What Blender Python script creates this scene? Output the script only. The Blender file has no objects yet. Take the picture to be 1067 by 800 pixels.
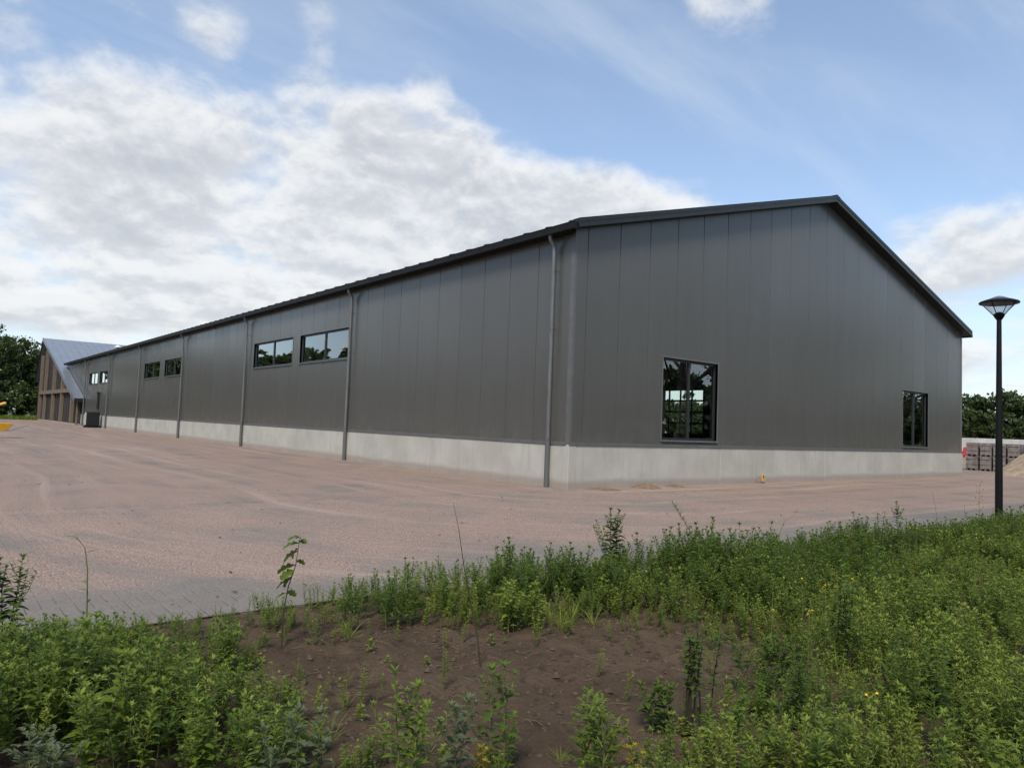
import bpy, math, random
from mathutils import Vector, Matrix, noise
R = math.radians
scene = bpy.context.scene
col = scene.collection

# ------------------------------------------------------------------ camera
cam_d = bpy.data.cameras.new('camera'); cam = bpy.data.objects.new('camera', cam_d); col.objects.link(cam)
cam_d.sensor_width = 36.0; cam_d.lens = 36.0*762.45/1067.0; cam_d.clip_start = .05; cam_d.clip_end = 3000
_pi, _ro, _ya = .0576, .0379, .6784
_fw = Vector((math.cos(_pi)*math.sin(_ya), math.cos(_pi)*math.cos(_ya), math.sin(_pi)))
_r = Vector((math.cos(_ya), -math.sin(_ya), 0)); _u = _r.cross(_fw)
_R = _r*math.cos(_ro)+_u*math.sin(_ro); _U = _u*math.cos(_ro)-_r*math.sin(_ro)
CAM = Vector((-12.128, -12.79, 1.45))
cam.matrix_world = Matrix(((_R.x, _U.x, -_fw.x, CAM.x), (_R.y, _U.y, -_fw.y, CAM.y), (_R.z, _U.z, -_fw.z, CAM.z), (0, 0, 0, 1)))
scene.camera = cam
scene.view_settings.view_transform = 'Standard'; scene.view_settings.look = 'None'
scene.view_settings.gamma = 1; scene.view_settings.use_curve_mapping = False
scene.view_settings.exposure = 1.25
scene.render.engine = 'CYCLES'
scene.cycles.max_bounces = 7; scene.cycles.diffuse_bounces = 3; scene.cycles.glossy_bounces = 3; scene.cycles.transmission_bounces = 4; scene.cycles.transparent_max_bounces = 10

# ------------------------------------------------------------------ node helper
class NT:
    def __init__(s, tree):
        s.t = tree; s.n = tree.nodes; s.l = tree.links
    def add(s, typ, **kw):
        nd = s.n.new(typ)
        ins = kw.pop('ins', {})
        for k, v in kw.items(): setattr(nd, k, v)
        for k, v in ins.items():
            sock = nd.inputs[k]
            if hasattr(v, 'is_output') or isinstance(v, bpy.types.NodeSocket): s.l.new(v, sock)
            else: sock.default_value = v
        return nd
    def math(s, op, a, b=0.0, c=None, clamp=False):
        d = {0: a, 1: b}
        if c is not None: d[2] = c
        return s.add('ShaderNodeMath', operation=op, use_clamp=clamp, ins=d).outputs[0]
    def vmath(s, op, a, b=None, scale=None):
        d = {0: a}
        if b is not None: d[1] = b
        nd = s.add('ShaderNodeVectorMath', operation=op, ins=d)
        if scale is not None: nd.inputs['Scale'].default_value = scale
        return nd.outputs['Value'] if op in ('DOT_PRODUCT', 'LENGTH', 'DISTANCE') else nd.outputs[0]
    def noise(s, vec, scale, detail=4, rough=.55, dist=0.0, typ=None):
        nd = s.add('ShaderNodeTexNoise', ins={'Vector': vec, 'Scale': scale, 'Detail': detail, 'Roughness': rough, 'Distortion': dist})
        return nd.outputs[0]
    def ramp(s, f, stops, interp='LINEAR'):
        nd = s.add('ShaderNodeValToRGB', ins={0: f}); cr = nd.color_ramp; cr.interpolation = interp
        while len(cr.elements) < len(stops): cr.elements.new(.5)
        for e, (p, c) in zip(cr.elements, stops):
            e.position = p; e.color = (c, c, c, 1) if isinstance(c, (int, float)) else (*c, 1)
        return nd.outputs[0]
    def mix(s, f, a, b, blend='MIX'):
        nd = s.add('ShaderNodeMix', data_type='RGBA', blend_type=blend)
        def put(sk, v):
            if isinstance(v, bpy.types.NodeSocket): s.l.new(v, sk)
            elif isinstance(v, (int, float)): sk.default_value = v
            else: sk.default_value = (*v, 1)
        put(nd.inputs[0], f); put(nd.inputs[6], a); put(nd.inputs[7], b)
        return nd.outputs[2]
    def smooth(s, v, a, b):
        nd = s.add('ShaderNodeMapRange', interpolation_type='SMOOTHSTEP', ins={0: v, 1: a, 2: b}); return nd.outputs[0]

# ------------------------------------------------------------------ world: sky with clouds, and one soft sun
world = bpy.data.worlds.new('World'); scene.world = world; world.use_nodes = True
W = NT(world.node_tree); W.n.clear()
SUN_EL, SUN_AZ = R(50), R(231)          # azimuth measured clockwise from +y
sky = W.add('ShaderNodeTexSky', sky_type='NISHITA', sun_disc=False, sun_elevation=SUN_EL, sun_rotation=SUN_AZ,
            air_density=1.0, dust_density=.6, ozone_density=1.6)
bg_sky = W.add('ShaderNodeBackground', ins={0: sky.outputs[0], 1: .082})
tc = W.add('ShaderNodeTexCoord'); dirv = W.vmath('NORMALIZE', tc.outputs['Generated'])
sep = W.add('ShaderNodeSeparateXYZ', ins={0: dirv})
zc = W.math('ADD', W.math('MAXIMUM', sep.outputs[2], 0.0), .16)
flat = W.add('ShaderNodeCombineXYZ', ins={0: W.math('DIVIDE', sep.outputs[0], zc), 1: W.math('DIVIDE', sep.outputs[1], zc), 2: 0.0}).outputs[0]
flat_up = W.vmath('ADD', W.vmath('SCALE', flat, scale=.962), (3.7, 1.3, 0.0)); flat = W.vmath('ADD', flat, (3.7, 1.3, 0.0))
# rows: direction on the sky, angular radius (deg), how much more (+) or less (-) cloud lies there
BLOBS = [((.05, .96, .27), 17, .30), ((.30, .92, .24), 15, .32), ((.50, .82, .25), 12, .30), ((.58, .77, .22), 12, .28),
         ((.47, .80, .36), 7, .24), ((.38, .84, .37), 6, .12), ((.62, .70, .26), 9, .22), ((.24, .86, .46), 3.6, .26), ((.34, .82, .47), 2.8, .20), ((.47, .77, .43), 2.6, .16),
         ((.71, .50, .49), 4.6, .36), ((.88, .40, .24), 9, .16), ((.94, .30, .13), 11, .22), ((.75, .62, .22), 10, .28),
         ((.62, .62, .47), 15, -.22), ((.83, .38, .40), 17, -.22), ((.80, .48, .33), 11, -.16), ((.20, .87, .42), 9, -.20), ((.06, .92, .42), 8, -.10), ((.45, .76, .47), 8, -.12), ((.71, .65, .27), 7, .16), ((.80, .54, .25), 6, .12)]
bias = None
for c, rad, amt in BLOBS:
    v = Vector(c).normalized()
    d = W.vmath('DOT_PRODUCT', dirv, tuple(v))
    m = W.add('ShaderNodeMapRange', interpolation_type='SMOOTHSTEP', ins={0: d, 1: math.cos(R(rad)), 2: 1.0, 3: 0.0, 4: amt}).outputs[0]
    bias = m if bias is None else W.math('ADD', bias, m)
n_big = W.noise(flat, 1.15, 9, .56, .15)
dv = W.vmath('MULTIPLY', dirv, (1.0, 1.0, 1.55)); dv_up = W.vmath('ADD', dv, (0.0, 0.0, .022))
n_det = W.noise(dv, 9.0, 8, .6, .2)
billow = W.add('ShaderNodeTexVoronoi', feature='F1', ins={'Vector': W.vmath('ADD', dv, W.vmath('SCALE', W.add('ShaderNodeTexNoise', ins={'Vector': dv, 'Scale': 14.0, 'Detail': 5.0}).outputs[1], scale=.06)), 'Scale': 13.0}).outputs[0]
dens = W.math('ADD', W.math('ADD', n_big, bias), W.math('MULTIPLY', W.math('SUBTRACT', n_det, .5), .68))
dens = W.math('SUBTRACT', dens, W.math('MULTIPLY', W.math('SUBTRACT', billow, .4), .16))
alpha = W.math('MULTIPLY', W.smooth(dens, .48, .84), .94)
# grey bellies and bright tops inside the cloud
up_dens = W.math('ADD', W.noise(flat_up, 1.15, 6, .56, .15), W.math('MULTIPLY', W.noise(dv_up, 9.0, 7, .6, .2), .85))
here = W.math('ADD', W.noise(flat, 1.15, 6, .56, .15), W.math('MULTIPLY', n_det, .85))
relief = W.math('SUBTRACT', up_dens, here)
shade = W.math('ADD', W.math('MULTIPLY', W.smooth(relief, -.16, .16), .66), W.math('MULTIPLY', W.smooth(dens, .66, 1.10), .34))
cl_col = W.ramp(shade, [(0, (.405, .407, .407)), (.3, (.37, .374, .377)), (.65, (.29, .30, .316)), (1, (.235, .248, .27))])
# a thin high veil, stretched across the sky, and pale air near the horizon
mp = W.add('ShaderNodeMapping', ins={0: flat, 2: (0, 0, R(-28)), 3: (.55, 1.9, 1)})
veil = W.math('MULTIPLY', W.math('ADD', .40, W.smooth(W.noise(mp.outputs[0], 1.1, 7, .6, .5), .42, .80)), .42)
hz = W.add('ShaderNodeMapRange', interpolation_type='SMOOTHSTEP', ins={0: sep.outputs[2], 1: .30, 2: .0, 3: 0.0, 4: .55}).outputs[0]
thin = W.math('MAXIMUM', veil, hz)
bg_veil = W.add('ShaderNodeBackground', ins={0: (.285, .325, .375, 1), 1: 1.0})
bg_cloud = W.add('ShaderNodeBackground', ins={0: cl_col, 1: 1.0})
m1 = W.add('ShaderNodeMixShader', ins={0: thin, 1: bg_sky.outputs[0], 2: bg_veil.outputs[0]})
m2 = W.add('ShaderNodeMixShader', ins={0: alpha, 1: m1.outputs[0], 2: bg_cloud.outputs[0]})
wo = W.add('ShaderNodeOutputWorld', ins={0: m2.outputs[0]})
sun_d = bpy.data.lights.new('sun', 'SUN'); sun = bpy.data.objects.new('sun', sun_d); col.objects.link(sun)
sun_d.energy = 1.5; sun_d.angle = R(16); sun_d.color = (1, .90, .76)
_sd = Vector((math.sin(SUN_AZ)*math.cos(SUN_EL), math.cos(SUN_AZ)*math.cos(SUN_EL), math.sin(SUN_EL)))
sun.rotation_euler = _sd.to_track_quat('Z', 'Y').to_euler()

# ------------------------------------------------------------------ materials
def mat(name, base=(.5, .5, .5), rough=.6, metal=0.0, spec=.5, fn=None):
    m = bpy.data.materials.new(name); m.use_nodes = True
    t = NT(m.node_tree); bs = t.n['Principled BSDF']
    bs.inputs['Base Color'].default_value = (*base, 1); bs.inputs['Roughness'].default_value = rough
    bs.inputs['Metallic'].default_value = metal; bs.inputs['Specular IOR Level'].default_value = spec
    if fn: fn(t, bs)
    return m
def pos(t): return t.add('ShaderNodeNewGeometry').outputs['Position']
def bump(t, bs, h, strength=.3, dist=.01):
    b = t.add('ShaderNodeBump', ins={'Height': h, 'Strength': strength, 'Distance': dist}); t.l.new(b.outputs[0], bs.inputs['Normal'])
def vary(c1, c2, scale, detail=5, rvar=None, bmp=None, stretch=None):
    def fn(t, bs):
        p = pos(t)
        if stretch: p = t.vmath('MULTIPLY', p, stretch)
        n = t.noise(p, scale, detail, .6)
        t.l.new(t.mix(t.smooth(n, .3, .7), c1, c2), bs.inputs['Base Color'])
        if rvar: t.l.new(t.math('ADD', t.math('MULTIPLY', n, rvar[1]-rvar[0]), rvar[0]), bs.inputs['Roughness'])
        if bmp: bump(t, bs, t.noise(p, bmp[0], 6, .65), bmp[1], bmp[2])
    return fn
M = {}
def clad(t, bs):
    p = pos(t)
    oi = t.add('ShaderNodeObjectInfo').outputs['Random']
    n = t.noise(t.vmath('MULTIPLY', p, (3.0, 3.0, .35)), 1.0, 5, .6)
    c = t.mix(t.smooth(n, .25, .8), (.086, .086, .079), (.095, .095, .087))
    c = t.mix(t.math('MULTIPLY', oi, .4), c, t.mix(.6, c, (.066, .066, .061)))
    # faint road dust blown against the foot of the panels
    sp = t.add('ShaderNodeSeparateXYZ', ins={0: p}).outputs[2]
    dz = t.math('MULTIPLY', t.smooth(sp, 2.0, 1.0), t.smooth(t.noise(p, 2.2, 6, .65), .4, .75))
    c = t.mix(t.math('MULTIPLY', dz, .35), c, (.17, .155, .14))
    t.l.new(c, bs.inputs['Base Color'])
    t.l.new(t.math('ADD', .24, t.math('MULTIPLY', oi, .05)), bs.inputs['Roughness'])
    bump(t, bs, t.noise(t.vmath('MULTIPLY', p, (1.3, 1.3, .3)), 1.0, 2, .5), .03, .02)
M['clad'] = mat('cladding', rough=.4, spec=.55, fn=clad)
M['trim'] = mat('trim_metal', (.11, .112, .11), .38, fn=vary((.10, .102, .10), (.125, .127, .125), 3))
M['black'] = mat('black_trim', (.008, .008, .008), .55, 0, .2, fn=vary((.007, .007, .007), (.011, .011, .011), 4))
M['verge'] = mat('verge_trim', (.016, .017, .017), .4, 0, .4, fn=vary((.014, .015, .015), (.02, .021, .021), 3))
M['zinc'] = mat('zinc_pipe', (.15, .155, .155), .42, .3, fn=vary((.13, .135, .135), (.18, .185, .185), 3.5, stretch=(4, 4, .6)))
M['steel_dark'] = mat('pipe_boot', (.13, .135, .135), .45, .3)
M['roof'] = mat('roof_sheet', (.018, .019, .019), .45, 0, .3, fn=vary((.015, .016, .016), (.022, .023, .023), 2))
M['roof_blue'] = mat('roof_blue_grey', (.20, .225, .27), .32, .25, fn=vary((.185, .21, .255), (.225, .25, .295), 1.2))
def conc(t, bs):
    p = pos(t)
    n = t.noise(p, .9, 7, .62); n2 = t.noise(t.vmath('MULTIPLY', p, (7, 7, .8)), 1.0, 6, .65); n3 = t.noise(p, 24, 6, .7)
    c = t.mix(t.smooth(n, .3, .7), (.385, .378, .335), (.49, .482, .435))
    c = t.mix(t.math('MULTIPLY', t.smooth(n2, .48, .72), .4), c, (.30, .29, .25))
    c = t.mix(t.math('MULTIPLY', n3, .3), c, (.33, .325, .30))
    sp = t.add('ShaderNodeSeparateXYZ', ins={0: p}).outputs[2]
    dz = t.math('MULTIPLY', t.smooth(t.math('ADD', sp, t.math('MULTIPLY', n, -.25)), .14, -.02), .55)
    c = t.mix(dz, c, (.24, .18, .145))
    t.l.new(c, bs.inputs['Base Color'])
    bump(t, bs, t.math('ADD', n3, t.noise(p, 90, 3, .6)), .25, .006)
M['concrete'] = mat('concrete', rough=.85, spec=.3, fn=conc)
M['concrete_far'] = mat('pale_concrete', (.5, .49, .46), .85, fn=vary((.44, .43, .40), (.56, .55, .52), .7))
M['floor'] = mat('interior_floor', (.28, .28, .27), .5)
M['liner'] = mat('interior_liner', (.5, .5, .5), .6)
M['frame'] = mat('window_frame', (.024, .026, .027), .35)
def glassfn(m, tint, k, add):
    t = NT(m.node_tree); t.n.clear()
    fc = t.add('ShaderNodeLayerWeight', ins={0: .5}).outputs[1]
    fac = t.math('ADD', t.math('MULTIPLY', t.math('POWER', fc, 3.0), k), add, clamp=True)
    tr = t.add('ShaderNodeBsdfTransparent', ins={0: (*tint, 1)})
    p = pos(t); bp = t.add('ShaderNodeBump', ins={'Height': t.noise(p, .9, 2, .5), 'Strength': .06, 'Distance': .02})
    gl = t.add('ShaderNodeBsdfGlossy', ins={0: (.92, .96, 1, 1), 1: .01, 'Normal': bp.outputs[0]})
    mx = t.add('ShaderNodeMixShader', ins={0: fac, 1: tr.outputs[0], 2: gl.outputs[0]})
    t.add('ShaderNodeOutputMaterial', ins={0: mx.outputs[0]})
M['glass'] = bpy.data.materials.new('window_glass'); M['glass'].use_nodes = True; glassfn(M['glass'], (.84, .89, .87), 1.5, .10)
M['glass_clear'] = bpy.data.materials.new('door_glass'); M['glass_clear'].use_nodes = True; glassfn(M['glass_clear'], (.9, .93, .92), .8, .03)
M['lamp_glass'] = bpy.data.materials.new('lamp_glass'); M['lamp_glass'].use_nodes = True; glassfn(M['lamp_glass'], (.95, .965, .97), .5, .03)
_t = NT(M['lamp_glass'].node_tree); _o = [n for n in _t.n if n.type == 'OUTPUT_MATERIAL'][0]; _s = _o.inputs[0].links[0].from_socket
_f = _t.add('ShaderNodeMixShader', ins={0: .28, 1: _s, 2: _t.add('ShaderNodeBsdfTranslucent', ins={0: (.85, .86, .86, 1)}).outputs[0]}); _t.l.new(_f.outputs[0], _o.inputs[0])
M['lamp_black'] = mat('lamp_black', (.006, .006, .006), .45, 0, .22, fn=vary((.005, .005, .005), (.009, .009, .009), 6))
M['lamp_top'] = mat('lamp_top', (.10, .115, .14), .25, .3)
M['timber'] = mat('brown_timber', (.15, .11, .08), .75, fn=vary((.12, .09, .066), (.19, .145, .108), 5, 6, stretch=(6, 6, .5)))
M['slat'] = mat('dark_boards', (.035, .03, .03), .7, fn=vary((.016, .014, .014), (.032, .027, .026), 4, 6, stretch=(5, 5, .4)))
M['slat_brown'] = mat('weathered_boards', (.085, .07, .062), .75, fn=vary((.035, .03, .028), (.06, .05, .046), 4, 6, stretch=(5, 5, .4)))
M['unit'] = mat('unit_casing', (.022, .024, .026), .5, 0, .3)
M['unit_pale'] = mat('unit_pale_casing', (.42, .43, .42), .5)

# --- paving: grey blocks, pinkish grit swept into tyre arcs round the hall corner
def grit_mask(t, p):
    s = t.add('ShaderNodeSeparateXYZ', ins={0: p})
    mx = t.math('MAXIMUM', t.math('MULTIPLY', s.outputs[0], -1.0), 0.0); my = t.math('MAXIMUM', t.math('MULTIPLY', s.outputs[1], -1.0), 0.0)
    d = t.math('SQRT', t.math('ADD', t.math('MULTIPLY', mx, mx), t.math('MULTIPLY', my, my)))
    along = t.math('ADD', t.math('MAXIMUM', s.outputs[1], 0.0), t.math('MULTIPLY', t.math('MAXIMUM', s.outputs[0], 0.0), -1.0))
    warp = t.math('MULTIPLY', t.math('SUBTRACT', t.noise(p, .07, 2, .5), .5), 2.6)
    ang = t.math('MULTIPLY', t.math('ARCTAN2', mx, my), 9.0)
    v = t.add('ShaderNodeCombineXYZ', ins={0: t.math('ADD', d, warp), 1: t.math('MULTIPLY', t.math('ADD', along, ang), .028), 2: 0.0}).outputs[0]
    streak = t.noise(v, 1.7, 6, .62, .0)
    blot = t.noise(p, .55, 7, .6, .4)
    return streak, blot, s
def grit_colour(t, p):
    fine = t.noise(p, 50, 4, .75); mid = t.noise(p, 9, 5, .65); big = t.noise(p, 1.1, 5, .6)
    g = t.mix(t.smooth(fine, .40, .60), (.122, .080, .062), (.425, .322, .265))
    g = t.mix(t.math('MULTIPLY', t.smooth(mid, .4, .7), .4), g, (.195, .142, .115))
    g = t.mix(t.math('MULTIPLY', t.smooth(big, .42, .68), .45), g, t.mix(.55, g, (.34, .25, .20)))
    return g, fine
def coverage(t, p):
    streak, blot, s = grit_mask(t, p)
    k = t.math('ADD', t.math('MULTIPLY', streak, .75), t.math('MULTIPLY', blot, .85))
    # the last courses beside the planting bed were swept cleaner
    edge = t.math('MULTIPLY', t.smooth(s.outputs[1], -5.6, -7.1), .30)
    k = t.math('ADD', t.math('SUBTRACT', k, edge), t.math('MULTIPLY', t.math('SUBTRACT', t.noise(p, 30, 4, .7), .5), .5))
    return t.smooth(k, .54, .84), streak, blot
def pave_fn(kind):
    def fn(t, bs):
        p = pos(t)
        cov, streak, blot = coverage(t, p)
        g, fine = grit_colour(t, p)
        oi = t.add('ShaderNodeObjectInfo').outputs['Random']
        at = t.add('ShaderNodeAttribute', attribute_name='tone').outputs['Fac']
        tone = t.math('ADD', at, t.math('MULTIPLY', oi, .0 if kind != 'piece' else 1.0))
        if kind == 'joint':
            base = t.mix(t.noise(p, 30, 3), (.035, .032, .026), (.075, .065, .052))
        else:
            base = t.mix(t.smooth(t.noise(p, 40, 5, .7), .3, .7), (.140, .129, .115), (.22, .204, .182))
            base = t.mix(tone, base, t.mix(.35, base, (.14, .125, .115)))
        if kind == 'far':
            br = t.add('ShaderNodeTexBrick', ins={'Vector': p, 'Color1': (1, 1, 1, 1), 'Color2': (.86, .86, .86, 1), 'Mortar': (.55, .53, .5, 1), 'Scale': 1.0, 'Mortar Size': .006, 'Brick Width': .21, 'Row Height': .105})
            base = t.mix(.7, base, br.outputs[0], 'MULTIPLY')
        sprinkle = t.math('MULTIPLY', t.smooth(fine, .56, .62), .55)
        cov2 = t.math('MAXIMUM', cov, sprinkle)
        if kind == 'joint': cov2 = t.math('MAXIMUM', cov, t.smooth(t.add('ShaderNodeSeparateXYZ', ins={0: p}).outputs[1], -6.7, -5.9))
        c = t.mix(t.math('MULTIPLY', cov2, .93), base, g)
        # cement-pale scuffs where fine dust lies thick on the tracks
        dust = t.math('MULTIPLY', t.smooth(streak, .53, .66), t.smooth(t.noise(p, .35, 5, .6), .30, .58))
        c = t.mix(t.math('MULTIPLY', dust, .34), c, (.43, .345, .29))
        dark = t.math('MULTIPLY', t.smooth(streak, .47, .33), t.smooth(t.noise(p, .3, 5, .6), .35, .6))
        c = t.mix(t.math('MULTIPLY', dark, .20), c, (.14, .115, .10))
        sc = t.math('MULTIPLY', t.smooth(t.noise(t.vmath('MULTIPLY', p, (.9, 2.4, 1)), 1.2, 7, .66), .60, .70), t.smooth(t.vmath('DISTANCE', p, (1.3, -1.0, 0)), 2.6, .6))
        c = t.mix(t.math('MULTIPLY', sc, .75), c, (.42, .41, .385))
        t.l.new(c, bs.inputs['Base Color'])
        bump(t, bs, t.math('ADD', t.math('MULTIPLY', fine, cov2), t.math('MULTIPLY', t.noise(p, 140, 3), .4)), .5, .008)
    return fn
M['paver'] = mat('paver_block', rough=.85, spec=.3, fn=pave_fn('piece'))
M['paver_mass'] = mat('paver_block_mass', rough=.85, spec=.3, fn=pave_fn('mass'))
M['paver_joint'] = mat('paver_bedding', rough=.95, spec=.2, fn=pave_fn('joint'))
M['paving_far'] = mat('paving_far', rough=.9, spec=.25, fn=pave_fn('far'))
def soil_fn(t, bs):
    p = pos(t)
    n = t.noise(p, 1.3, 8, .62); f = t.noise(p, 38, 6, .72); m_ = t.noise(p, 7, 6, .65)
    c = t.mix(t.smooth(n, .3, .7), (.062, .042, .026), (.116, .080, .052))
    c = t.mix(t.math('MULTIPLY', t.smooth(f, .45, .75), .5), c, (.125, .085, .055))
    c = t.mix(t.math('MULTIPLY', t.smooth(m_, .52, .66), .65), c, (.028, .0185, .012))
    v = t.add('ShaderNodeTexVoronoi', ins={'Vector': p, 'Scale': 55.0}).outputs[0]
    c = t.mix(t.math('MULTIPLY', t.smooth(v, .13, .07), t.smooth(t.noise(p, 4, 3), .5, .62)), c, (.16, .13, .10))
    t.l.new(c, bs.inputs['Base Color'])
    bump(t, bs, t.math('ADD', t.math('MULTIPLY', f, .8), m_), 1.0, .03)
M['soil'] = mat('soil', rough=.95, spec=.2, fn=soil_fn)
M['grass_ground'] = mat('rough_grass_ground', rough=.95, spec=.2, fn=vary((.05, .065, .022), (.10, .11, .045), .8, 8, bmp=(6, .6, .05)))
M['stone'] = mat('clod_stone', rough=.95, fn=vary((.036, .023, .015), (.10, .068, .045), 20))
M['sand'] = mat('sand', rough=.95, spec=.2, fn=vary((.26, .20, .145), (.40, .32, .24), 3, 8, bmp=(14, .8, .05)))
M['red_sand'] = mat('red_sand', rough=.95, spec=.2, fn=vary((.15, .10, .072), (.24, .165, .12), 9, 6, bmp=(30, .8, .02)))

def leaf_mat(name, dark, lighter, pale, transl=.35, rough=.55):
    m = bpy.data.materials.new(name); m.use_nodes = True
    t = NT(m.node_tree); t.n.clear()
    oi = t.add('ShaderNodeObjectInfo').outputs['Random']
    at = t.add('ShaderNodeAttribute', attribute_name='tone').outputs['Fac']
    c = t.mix(oi, dark, lighter)  # leaf colour varies at random per object
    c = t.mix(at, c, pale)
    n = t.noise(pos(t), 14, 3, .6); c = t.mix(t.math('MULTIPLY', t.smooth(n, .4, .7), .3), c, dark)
    df = t.add('ShaderNodeBsdfDiffuse', ins={0: c}); tl = t.add('ShaderNodeBsdfTranslucent', ins={0: t.mix(.45, c, (.17, .28, .02))})
    gl = t.add('ShaderNodeBsdfGlossy', ins={0: (1, 1, 1, 1), 1: rough})
    a = t.add('ShaderNodeMixShader', ins={0: transl, 1: df.outputs[0], 2: tl.outputs[0]})
    fr = t.math('MULTIPLY', t.add('ShaderNodeFresnel', ins={0: 1.4}).outputs[0], .22)
    b = t.add('ShaderNodeMixShader', ins={0: fr, 1: a.outputs[0], 2: gl.outputs[0]})
    t.add('ShaderNodeOutputMaterial', ins={0: b.outputs[0]})
    return m
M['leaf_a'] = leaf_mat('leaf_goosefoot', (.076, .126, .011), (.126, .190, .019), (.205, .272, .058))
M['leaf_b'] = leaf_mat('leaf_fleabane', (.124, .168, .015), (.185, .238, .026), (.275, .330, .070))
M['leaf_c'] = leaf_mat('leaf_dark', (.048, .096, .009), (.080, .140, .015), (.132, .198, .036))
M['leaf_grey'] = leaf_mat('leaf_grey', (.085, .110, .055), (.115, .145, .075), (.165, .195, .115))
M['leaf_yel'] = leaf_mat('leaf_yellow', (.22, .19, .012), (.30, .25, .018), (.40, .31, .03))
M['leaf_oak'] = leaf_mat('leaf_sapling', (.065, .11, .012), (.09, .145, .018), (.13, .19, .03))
M['leaf_tree'] = leaf_mat('leaf_tree', (.026, .046, .010), (.040, .066, .014), (.066, .095, .020), .25)
M['leaf_tree_far'] = leaf_mat('leaf_tree_far', (.032, .054, .016), (.046, .072, .020), (.068, .098, .028), .25)
M['stem'] = mat('stem_green', (.10, .12, .035), .6)
M['stem_dark'] = mat('stem_dark', (.035, .028, .018), .7)
M['stem_dry'] = mat('stem_dry', (.15, .12, .06), .8)
M['bark'] = mat('bark', (.07, .055, .042), .9, fn=vary((.04, .033, .026), (.10, .08, .062), 3, 6, bmp=(9, .8, .05), stretch=(3, 3, .6)))
M['petal'] = mat('yellow_petal', (.75, .52, .02), .6)
M['yellow'] = mat('yellow_paint', (.62, .33, .015), .45, fn=vary((.55, .29, .015), (.66, .37, .02), 6))
M['red'] = mat('red_plastic', (.45, .03, .03), .5)
M['white'] = mat('white_paint', (.75, .75, .73), .5)
M['rubber'] = mat('rubber', (.02, .02, .02), .8)
M['tube_steel'] = mat('tube_steel', (.12, .12, .12), .45, .6)
M['brick_pack'] = mat('packed_pavers', (.21, .19, .18), .85, fn=vary((.15, .135, .13), (.28, .25, .235), 5, 6))
M['wood_pale'] = mat('pallet_wood', (.15, .11, .075), .85)
M['fence'] = mat('fence_green', (.02, .035, .025), .5)

# ------------------------------------------------------------------ geometry helpers
class MB:
    def __init__(s): s.v = []; s.f = []; s.mi = []; s.tone = {}; s.cur = 0
    def vert(s, p, tone=None):
        s.v.append(tuple(p)); i = len(s.v)-1
        if tone is not None: s.tone[i] = tone
        return i
    def face(s, idx): s.f.append(tuple(idx)); s.mi.append(s.cur)
    def poly(s, pts): s.face([s.vert(p) for p in pts])
    def box(s, x0, x1, y0, y1, z0, z1):
        i = len(s.v)
        s.v += [(x0, y0, z0), (x1, y0, z0), (x1, y1, z0), (x0, y1, z0), (x0, y0, z1), (x1, y0, z1), (x1, y1, z1), (x0, y1, z1)]
        for q in ((3, 2, 1, 0), (4, 5, 6, 7), (0, 1, 5, 4), (1, 2, 6, 5), (2, 3, 7, 6), (3, 0, 4, 7)): s.face([i+k for k in q])
    def bbox(s, x0, x1, y0, y1, z0, z1, b=.01):
        # box with chamfered edges
        i = len(s.v); P = []
        for z, e in ((z0, b), (z0+b, 0), (z1-b, 0), (z1, b)):
            P.append([(x0+e+b, y0+e, z), (x1-e-b, y0+e, z), (x1-e, y0+e+b, z), (x1-e, y1-e-b, z), (x1-e-b, y1-e, z), (x0+e+b, y1-e, z), (x0+e, y1-e-b, z), (x0+e, y0+e+b, z)])
        for r in P: s.v += r
        for k in range(3):
            for j in range(8): s.face((i+8*k+j, i+8*k+(j+1) % 8, i+8*k+8+(j+1) % 8, i+8*k+8+j))
        s.face([i+7-j for j in range(8)]); s.face([i+24+j for j in range(8)])
    def tube(s, pts, rad, n=8, caps=True):
        pts = [Vector(p) for p in pts]
        if not hasattr(rad, '__len__'): rad = [rad]*len(pts)
        rings = []; prev = None
        for k, p in enumerate(pts):
            d = (pts[min(k+1, len(pts)-1)]-pts[max(k-1, 0)])
            if d.length < 1e-9: d = Vector((0, 0, 1))
            d.normalize()
            if prev is None:
                a = Vector((1, 0, 0)) if abs(d.x) < .8 else Vector((0, 1, 0)); a = (a-d*a.dot(d)).normalized()
            else: a = (prev-d*prev.dot(d)).normalized()
            prev = a; b = d.cross(a)
            rings.append([s.vert(p+(a*math.cos(2*math.pi*j/n)+b*math.sin(2*math.pi*j/n))*rad[k]) for j in range(n)])
        for k in range(len(rings)-1):
            for j in range(n): s.face((rings[k][j], rings[k][(j+1) % n], rings[k+1][(j+1) % n], rings[k+1][j]))
        if caps: s.face(rings[0][::-1]); s.face(rings[-1])
    def lathe(s, prof, n=24, c=(0, 0, 0)):
        rings = [[s.vert((c[0]+r*math.cos(2*math.pi*j/n), c[1]+r*math.sin(2*math.pi*j/n), c[2]+z)) for j in range(n)] for r, z in prof]
        for k in range(len(rings)-1):
            for j in range(n): s.face((rings[k][j], rings[k][(j+1) % n], rings[k+1][(j+1) % n], rings[k+1][j]))
    def mesh(s, name, mats):
        me = bpy.data.meshes.new(name); me.from_pydata(s.v, [], s.f)
        for m in (mats if isinstance(mats, (list, tuple)) else [mats]): me.materials.append(m)
        if any(s.mi): me.polygons.foreach_set('material_index', s.mi)
        if s.tone:
            a = me.attributes.new('tone', 'FLOAT', 'POINT'); a.data.foreach_set('value', [s.tone.get(i, 0.0) for i in range(len(s.v))])
        me.update(); return me
    def build(s, name, mats, parent=None, smooth=False, loc=None):
        me = s.mesh(name, mats)
        if smooth: me.polygons.foreach_set('use_smooth', [True]*len(me.polygons))
        return place(name, me, parent, loc)
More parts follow.
